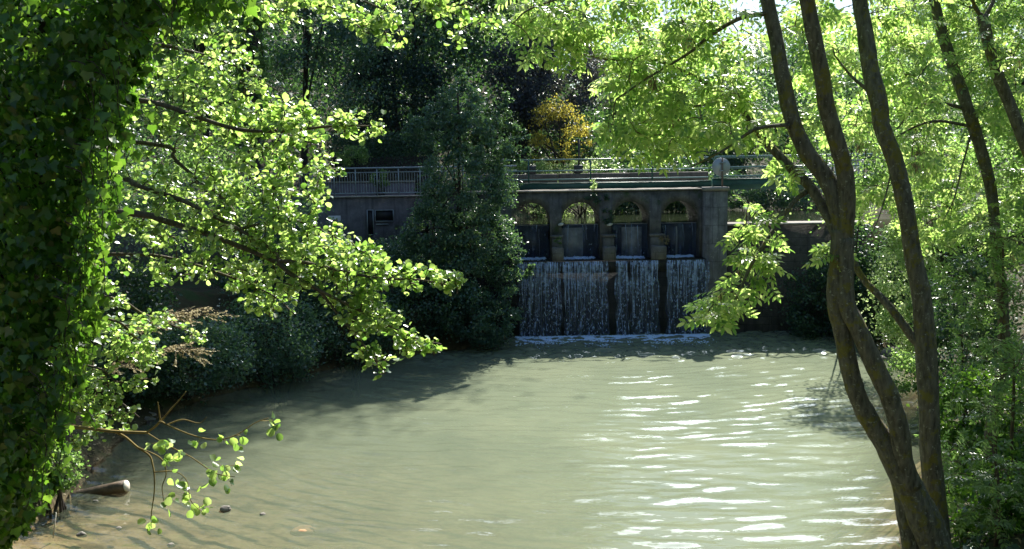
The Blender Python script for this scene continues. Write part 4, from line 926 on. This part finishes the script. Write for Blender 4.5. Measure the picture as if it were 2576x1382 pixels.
K1 = thin_limb([(2474,48),(2450,10),(2440,-60),(2425,-300)], [11.4,11.3,11.2,11.2], 12, 3, t5); K2 = thin_limb([(2476,48),(2500,0),(2520,-60),(2545,-280)], [11.4]*4, 12, 3, t5)
ash_foliage(t5, [P5, K1, K2], [(2560,-120,110,120,11.5,15,60),(2520,90,70,90,11,13.5,30),(2560,300,60,100,11.5,13.5,26),(2570,480,60,90,11.5,13.5,22),(2540,620,60,60,11.5,13,12)], 1.0, (.2,.28), keys=8)

# ------------------------------------------------------------------ alder (left)
tx = W(-140, 500, 8.4)
alder = thing('alder_tree', 'sunlit alder reaching down over the pool with long leafy branches from the left', 'tree', (tx[0], 8.4, float(gh(tx[0], 8.4))))
m = MB(); PT = spline([(tx[0]-.2, 8.4, 1.0), (tx[0]-.1, 8.4, 3), (tx[0], 8.4, 5), (tx[0]+.1, 8.4, 7.4), (tx[0]+.1, 8.5, 10)], 24); m.tube(PT, np.linspace(.2, .08, 24), 10, True, .03); m.build('trunk', DARKBARK, alder, True)
def limb(pts, Ys, d0, d1, name='limb'): return thin_limb(pts, Ys, d0, d1, alder, name, ALBARK)
ALBARK = bark_mat('alder_bark', (.15,.125,.10), (.07,.06,.048), (.24,.22,.18), (.12,.11,.05), .62)
L1 = limb([(-110,300),(295,256),(399,262),(505,298),(606,327),(720,330),(830,318),(960,318)], [8.4,8.3,8.2,8.1,8,7.9,7.8,7.7], 17, 4)
L2 = limb([(-110,330),(389,363),(437,399),(497,452),(538,480),(583,525),(602,577),(612,620)], [8.4,8.6,8.6,8.5,8.4,8.3,8.2,8.1], 12, 4)
L3 = limb([(-110,430),(285,448),(343,467),(454,503),(518,535),(600,577),(674,620),(706,658)], [8.4,8.4,8.3,8.2,8.1,8,7.9,7.85], 15, 8)
L4 = limb([(-110,520),(318,535),(399,552),(454,568),(525,590),(616,626),(690,658),(733,690),(802,730),(862,760),(940,800),(1040,850),(1110,866)], [8.4,8.3,8.2,8.2,8.1,8,7.85,7.8,7.7,7.65,7.6,7.5,7.5], 20, 3)
L5 = limb([(690,658),(760,660),(850,680),(950,700),(1060,705),(1150,722)], [7.85,7.8,7.7,7.6,7.5,7.5], 12, 3)
L6 = limb([(802,730),(850,790),(900,850),(940,900),(970,938)], [7.7,7.7,7.6,7.6,7.6], 9, 3)
L7 = limb([(600,577),(680,560),(760,560),(850,600),(900,640)], [8,8.1,8.2,8.2,8.1], 8, 3)
L8 = limb([(-110,120),(330,110),(480,130),(600,170),(700,230)], [8.5,8.7,8.9,9,9], 14, 3)
L9 = limb([(-110,-60),(400,-90),(650,-60),(850,-20),(1000,40)], [8.5,8.2,8,7.9,7.8], 18, 3)
L10 = limb([(650,-60),(860,-90),(1060,-50),(1200,20)], [8,7.8,7.7,7.6], 10, 3)
L11 = limb([(-110,640),(300,640),(430,650),(560,690),(680,740),(740,790)], [8.4,8.6,8.6,8.5,8.4,8.3], 11, 3)
L12 = limb([(-110,760),(260,800),(340,850),(400,890)], [8.5,8.7,8.9,9], 9, 3)
L13 = limb([(-110,880),(220,920),(290,960)], [8.6,8.7,8.8], 8, 3)
L14 = limb([(-110,700),(260,745),(360,790),(450,825),(520,850)], [9.2,9.3,9.4,9.5,9.6], 9, 3)
L15 = limb([(-110,930),(220,960),(300,1010),(350,1050)], [8.8,8.9,9,9.1], 8, 3)
g = Grow([L1, L2, L3, L4, L5, L6, L7, L8, L9, L10, L11, L12, L13, L14, L15])
tg = []
for r in [(470,130,170,100,8.2,9.6,85),(560,230,110,90,8,9.5,60),(420,230,130,80,8,9.5,45),(520,330,150,60,8,9.2,60),(680,330,130,55,7.7,8.6,45),(800,310,100,40,7.6,8.2,26),(900,320,60,38,7.6,7.9,12),(720,270,60,35,7.8,8.4,12),
          (640,430,120,60,8,9,42),(760,400,90,40,7.9,8.6,16),(480,470,130,60,8.1,9,46),(600,540,150,55,7.9,8.8,66),(460,570,140,50,8,9,50),(720,500,110,60,7.9,8.6,28),(800,440,50,40,8,8.5,8),
          (760,590,120,50,7.7,8.6,46),(640,640,140,50,7.8,8.6,60),(860,650,110,50,7.6,8.3,46),(800,710,120,50,7.6,8.2,46),(940,690,90,40,7.5,8,30),(1050,700,70,32,7.4,7.8,20),(1120,715,40,28,7.4,7.6,8),(900,770,70,50,7.5,7.9,26),(960,820,70,40,7.4,7.8,24),(1050,855,60,28,7.4,7.6,16),(945,900,40,45,7.5,7.7,12),
          (680,760,70,35,8.1,8.5,18),(600,700,100,30,8.2,8.7,20),(420,680,110,40,8.3,8.9,22),
          (620,20,160,70,8,9,44),(780,20,130,45,7.7,8.4,26),(900,30,100,45,7.6,8.2,22),(960,75,50,35,7.6,7.9,8),(1080,20,100,35,7.5,7.9,18),(1200,40,70,35,7.5,7.8,8),(1160,110,20,30,7.6,7.7,2),(990,90,25,30,7.6,7.8,4),
          (300,850,90,50,8.5,9.1,26),(370,890,60,30,8.7,9.1,12),(230,940,70,50,8.5,8.9,18),(240,1000,60,50,8.4,8.8,16),(180,1040,60,40,8.3,8.7,12),
          (280,740,80,30,9.1,9.5,12),(390,800,90,25,9.2,9.6,14),(500,848,40,15,9.4,9.7,5),(300,905,90,25,8.7,9.1,12),(340,965,60,20,8.8,9.1,7),(230,1010,70,60,8.5,9,14),(300,1060,70,30,8.6,9.1,12),(200,1090,50,40,8.4,8.8,8),(300,300,90,220,8.3,9.2,40),(250,560,70,100,8.4,9.2,22)]:
    tg += ell(*r)
# the crown above and to the left of the frame
for _ in range(330):
    d = nrm(rng.standard_normal(3)); tg.append(np.array([-2.9, 8.9, 9.6])+d*np.array([1.7, 1.3, 1.9])*rng.random()**.4)
g.nodes = np.concatenate([g.nodes, PT[10:]])
tws = g.run(tg, .08, 1.6)
m = MB(); P = []; D = []; sz = []
for q in tws:
    m.tube(q, np.linspace(.007, .0025, len(q)), 4, False)
    L = np.sum(np.linalg.norm(np.diff(q, axis=0), axis=1)); n = int(np.clip(9+L*15, 10, 22)); qq = spline(q, n*2)
    e = nrm(q[-1]-q[0]); s_ = np.cross(e, [0, 0, 1.0]); s_ = s_/max(np.linalg.norm(s_), 1e-3)
    for i in range(n):
        j = n*2-1-int(i*1.5); p = qq[max(j, 0)]+rng.normal(0, .02, 3)
        d = e*rng.uniform(.2, .9)+s_*(1 if i % 2 else -1)*rng.uniform(.5, 1.1)+np.array([0, 0, rng.normal(-.15, .35)])
        P.append(p+rng.normal(0, .012, 3)); D.append(d); sz.append(rng.uniform(.030, .070))
tag(m.build('twigs', TWIG, alder), kind='stuff')
leaf_obj('crown', np.array(P)+nrm(np.array(D))*.015, D, rnd_dirs(len(P), (.1, -.25, .7), .65), sz, T_ALDER, LM['alder'], alder)

# the low, half bare branch over the shallows (its own stem from the left bank)
lb = thing('bare_branch', 'half bare mossy branch with a few leaves reaching low over the shallow water', 'branch', W(-40, 1075, 8.2))
def lowb(pts, Y0, Y1, d0, d1):
    n = len(pts); return thin_limb(pts, list(np.linspace(Y0, Y1, n)), d0, d1, lb, 'branch', PALETWIG)
Q1 = lowb([(-60,1070),(20,1066),(102,1068),(197,1075),(288,1086),(369,1089)], 8.3, 7.9, 13, 7)
Q2 = lowb([(369,1089),(392,1072),(404,1061),(422,1070),(485,1096),(548,1107),(598,1093),(640,1065),(675,1052)], 7.9, 7.5, 6, 2)
Q3 = lowb([(404,1061),(400,1035),(397,1012)], 7.85, 7.8, 5, 2)
Q4 = lowb([(404,1061),(430,1030),(450,1008),(468,985)], 7.85, 7.9, 5, 2)
Q5 = lowb([(422,1068),(460,1056),(500,1065),(520,1050)], 7.85, 7.8, 4, 2)
Q6 = lowb([(288,1086),(316,1100),(345,1125),(376,1146),(384,1170),(388,1195),(388,1240),(381,1290),(380,1325)], 8.0, 7.7, 7, 2)
Q7 = lowb([(345,1125),(404,1153),(418,1191),(408,1225),(412,1260)], 7.9, 7.75, 4, 2)
Q8 = lowb([(369,1089),(420,1120),(480,1150),(540,1190),(590,1200)], 7.9, 7.6, 4, 2)
Q9 = lowb([(388,1188),(440,1187),(470,1210),(480,1260),(510,1290)], 7.8, 7.6, 3, 1.5)
P = []; D = []; g2 = Grow([Q2, Q6, Q7, Q8, Q9], .05)
cl = [(1230,740,5),(1290,690,4),(1170,650,5),(1420,620,6),(1500,880,7),(1600,800,7),(1680,780,4),(1330,990,3),(1280,900,6),(1200,1010,4),(1400,1100,6),(1460,1060,5),(1080,1200,8),(1660,930,3),(1720,570,5),(1620,620,3),(1950,460,4),(1970,520,5),(1560,770,4),(1210,1080,2),(1060,630,3),(1160,600,3)]
tg = []
for (zx, zy, k) in cl:
    c = W(zx*.3515, 896+zy*.3515, 7.7); tg.append(c)
    for _ in range(k):
        P.append(c+rng.normal(0, .035, 3)); D.append(rng.normal(0, .6, 3)+np.array([.2, -.1, -.5]))
m = MB()
for q in g2.run(tg, .02, .8): m.tube(q, .0025, 4, False)
tag(m.build('twigs', PALETWIG, lb), kind='stuff')
leaf_obj('leaves', P, D, rnd_dirs(len(P), (.2, -.6, .5), .6), rng.uniform(.055, .085, len(P)), T_ALDER, LM['alder'], lb)

# dry feathery sprays
for i, (u, v, ang, lab) in enumerate(((370, 815, .18, 'dry feathery brown spray pointing right, the upper of two below the alder'), (330, 905, .22, 'dry feathery brown spray above the water, the lower of two below the alder'))):
    Yd = 11.5; a = W(u-70, v+25, Yd); b_ = W(u+170, v-22, Yd-.4)
    t = thing('dry_spray', lab, 'branch', a, 'dry feathery sprays over the left bank')
    m = MB(); q = spline([a, (a+b_)/2+np.array([0, 0, .10]), b_], 14); m.tube(q, np.linspace(.014, .003, 14), 5)
    P = []; D = []
    for k in range(46):
        s = rng.uniform(.1, 1); p = q[int(s*13)]; d = nrm((b_-a)+rng.normal(0, .55, 3)*np.linalg.norm(b_-a)*.6); L = rng.uniform(.15, .42)
        e = p+d*L+np.array([0, 0, -.05]); qq = spline([p, (p+e)/2+np.array([0, 0, .03]), e], 6); m.tube(qq, np.linspace(.004, .0015, 6), 4, False)
        for w in np.linspace(.15, 1, 16): P.append(p+(e-p)*w); D.append(d+rng.normal(0, .45, 3)+np.array([0, 0, -.2]))
    tag(m.build('twigs', TWIG, t), kind='stuff'); leaf_obj('needles', P, D, rnd_dirs(len(P)), rng.uniform(.025, .05, len(P)), T_DIAMOND, LM['straw'], t)

# ------------------------------------------------------------------ ivy clad trunk (far left)
iv = thing('ivy_clad_tree', 'trunk smothered in hanging dark ivy filling the left edge', 'tree', (W(-160, 700, 6.4)[0], 6.4, float(gh(W(-160, 700, 6.4)[0], 6.4))))
m = MB(); PI_ = spline([(W(-160, 1500, 6.4)[0], 6.4, .6), W(-70, 1150, 6.4), W(10, 800, 6.4), W(70, 400, 6.4), W(110, -60, 6.4), W(140, -500, 6.4)], 20); m.tube(PI_, np.linspace(.24, .15, 20), 12, True, .04); m.build('trunk', DARKBARK, iv, True)
ve = [(-200,580),(-60,510),(0,455),(60,395),(110,345),(180,325),(300,305),(450,292),(600,255),(750,232),(900,195),(1000,170),(1100,135),(1200,105),(1330,30),(1420,0)]
vv, uu = zip(*ve)
n = 17000; v = rng.uniform(-160, 1400, n); edge = np.interp(v, vv, uu)
ph = noise3(v/45, 3.1, 0)*38+noise3(v/17, 9.1, 0)*22
s = 1-rng.random(n)**1.25*1.0
u = (edge+ph)*s - 150*(1-s)
dep = 6.35-.75*np.sin(np.clip((u+150)/(edge+150+1e-3), 0, 1)*math.pi)**.7*rng.uniform(.2, 1, n)+rng.uniform(0, .9, n)*(rng.random(n) < .4)
# leaves in hanging strands: snap to clusters
cl_u = np.round(u/26+noise3(u/60, v/80, 0)*1.2)*26; u = u*.55+cl_u*.45
P = np.array([W(a, b, c) for a, b, c in zip(u, v, dep)])
# the ivy arching out at the top of the frame
n2 = 1500; u2 = rng.uniform(250, 640, n2); v2 = rng.uniform(-120, 1, n2)+np.interp(u2, [250, 400, 520, 640], [150, 110, 70, 20])*rng.random(n2)
P2 = np.array([W(a, b, c) for a, b, c in zip(u2, v2, rng.uniform(5.7, 6.5, n2))])
m = MB()
for k in range(7):
    q = spline([W(120, -60+k*40, 6.3), W(230, -70+k*45, 6.0), W(330+rng.uniform(-60, 220 if k < 3 else 0), -30+k*30, 6.0)], 8); m.tube(q, np.linspace(.012, .003, 8), 5)
for k in range(0):
    vq = rng.uniform(0, 1200); ue = np.interp(vq, vv, uu); m.tube(spline([W(40, vq-60, 6.3), W(ue*.5, vq-20, 5.8), W(ue*.9, vq+50, 5.85), W(ue*.92, vq+110, 5.85)], 8), np.linspace(.008, .002, 8), 4, False)
PS = []
for k in range(90):
    vq = rng.uniform(-80, 1150); ue = np.interp(vq, vv, uu)*rng.uniform(.65, .97)+rng.uniform(-25, 8)
    top = W(ue, vq, rng.uniform(5.55, 5.9)); L_ = rng.uniform(.2, .65)
    st_ = spline([top+np.array([-.15, .1, .05]), top, top+np.array([rng.normal(0, .04), 0, -L_*.5]), top+np.array([rng.normal(0, .06), 0, -L_])], 8)
    m.tube(st_, np.linspace(.005, .002, 8), 4, False)
    q = spline(st_, int(L_*36)+4); PS.append(q+rng.normal(0, .025, q.shape))
P = np.concatenate([P, P2]+PS); n = len(P)
tag(m.build('ivy_stems', DARKBARK, iv), kind='stuff')
D = rnd_dirs(n, (.1, 0, -1.1), .6); Nn = rnd_dirs(n, (.15, -.7, .5), .7)
leaf_obj('ivy', P, D, Nn, rng.uniform(.030, .082, n), T_IVY, LM['ivy'], iv)

ng = 42000; xg_ = rng.uniform(3.6, 24, ng); yg_ = rng.uniform(6, 27.3, ng); hg = gh(xg_, yg_); kk = (hg > .12)&(rng.random(ng) < .35+.65*(noise3(xg_*.8, yg_*.8, 2.2) > -.15))
PG = np.stack([xg_, yg_, hg+rng.gamma(2.0, .07, ng)], -1)[kk]; tag(leaf_obj('ground_cover', PG, rnd_dirs(len(PG), (0, 0, .4)), rnd_dirs(len(PG), (0, 0, .8), .6), rng.uniform(.05, .12, len(PG)), T_DIAMOND, LM['dark'], None), kind='stuff')
nl = 9000; xl_ = np.concatenate([rng.uniform(-10, -6.2, nl//2), rng.uniform(4.2, 12, nl//2)]); yl_ = rng.uniform(8.5, 22, nl); hl = gh(xl_, yl_); k = hl > .0
PL = np.stack([xl_, yl_, hl+.012], -1)[k]; tag(leaf_obj('leaf_litter', PL, rnd_dirs(len(PL))*np.array([1, 1, .25]), rnd_dirs(len(PL), (0, 0, 1.5), .5), rng.uniform(.04, .09, len(PL)), T_DIAMOND, LM['brown'], None), kind='stuff')
# ------------------------------------------------------------------ log, rocks, stick
LOG = plain('wet_log', (.11,.075,.045), .7, 0, .4, 14, .5); CUT = plain('cut_wood', (.62,.57,.48), .7, 0, .12, 20, .2)
e = G(318, 1238); e = np.array([e[0], e[1], .10]); a_ = G(150, 1246); a_ = np.array([a_[0], a_[1]+.15, -.10])
lg = thing('log', 'half sunken log with a pale sawn end lying in the shallows', 'log', a_)
m = MB(); m.tube(spline([a_, (a_+e)/2, e], 10), np.linspace(.075, .098, 10), 14, True, .03); m.build('log', LOG, lg, True)
d = nrm(e-a_); m = MB(); m.tube([e+d*.002, e+d*.02], [.094, .088], 14); m.build('cut_end', CUT, lg)
def rock(label, u, v, r, sq, mat, z=0.0, name='rock', group='stones at the water edge'):
    p = G(u, v, z); m = MB(); nn, mm = 12, 8; V = []
    for i in range(mm+1):
        th = math.pi*i/mm
        for j in range(nn):
            f = 2*math.pi*j/nn; q = np.array([math.sin(th)*math.cos(f), math.sin(th)*math.sin(f), math.cos(th)])
            k = 1+.35*float(noise3(q[0]*1.4+u, q[1]*1.4, q[2]*1.4))+.1*float(noise3(q[0]*4+u, q[1]*4, q[2]*4))
            V.append(p+q*r*k*np.array([1, .8, sq]))
    m.add(V, [(i*nn+j, (i+1)*nn+j, (i+1)*nn+(j+1) % nn, i*nn+(j+1) % nn) for i in range(mm) for j in range(nn)])
    o = m.build(name, mat, None, False); tag(o, label, 'rock', group); return o
RKN = [0]
ROCK = stone_mat('rock', (.12,.105,.09), (.26,.24,.21), (.06,.07,.03), (.4,.38,.35), None, .68)
rock('small brown rock poking out of the shallow water', 566, 1282, .075, .8, ROCK)
rock('flat brown stone just under the water near the bottom edge', 765, 1338, .17, .35, plain('brown_rock', (.30,.16,.07), .8, 0, .3, 8), -.06)
rock('pale stone at the foot of the ivy', 86, 1290, .10, .8, plain('pale_rock', (.5,.46,.4), .8, 0, .2, 8))
rock('broad dark rock under the left bank shrubs', 345, 1056, .38, .45, ROCK)
rock('grey boulder at the right bank behind the single trunk', 2252, 892, .36, .6, ROCK)
rock('small dark stone beside the grey boulder on the right bank', 2216, 905, .2, .5, ROCK)
rock('low stone at the left waterline by the bluish shrub', 665, 945, .18, .5, ROCK)
for u, v, r_, lab in ((32,1352,.09,'dark wet stone at the bottom left shore, nearest the corner'), (60,1318,.06,'little grey stone just below the ivy tip'), (205,1345,.07,'flat grey stone lying in the shallows right of the bleached stick'),
                      (300,1330,.05,'small round stone in the shallows below the log'), (430,1372,.06,'stone at the bottom edge below the hanging twig'), (660,1295,.05,'small stone right of the protruding brown rock'),
                      (240,1262,.05,'pebble just in front of the sunken log'), (400,1040,.16,'stone at the waterline right of the broad dark rock'), (540,985,.12,'stone at the waterline under the trailing bluish shrub'), (860,905,.12,'dark stone at the waterline beyond the driftwood')):
    rock(lab, u, v, r_, .55, ROCK, -.01)
for u, lab in ((1411, 'white stone on the springing of the first pier'), (1534, 'white stone on the springing of the second pier')):
    p = W(u, 565, 27.93); m = MB(); m.tube([p+np.array([-.08, 0, -.02]), p, p+np.array([.08, 0, .01])], [.035, .055, .03], 7, True, .1); tag(m.build('lamp_stone', plain('white_stone', (.55,.55,.56), .7), None), lab, 'rock', 'white stones on the piers')
a_ = G(133, 1345); m = MB(); m.tube([a_-np.array([.0, 0, .05]), W(141, 1290, a_[1])], [.010, .007], 6); tag(m.build('stick', plain('bleached_stick', (.5,.47,.4), .7), None), 'bleached stick standing in the shallow water', 'stick')
a_ = G(705, 920, .05); b_ = G(835, 908, .12); m = MB(); m.tube(spline([a_, (a_+b_)/2+np.array([0, 0, .06]), b_], 8), np.linspace(.05, .02, 8), 7, True, .1); tag(m.build('driftwood', plain('driftwood', (.3,.26,.2), .8), None), 'driftwood stick along the left waterline under dark shrubs', 'stick')
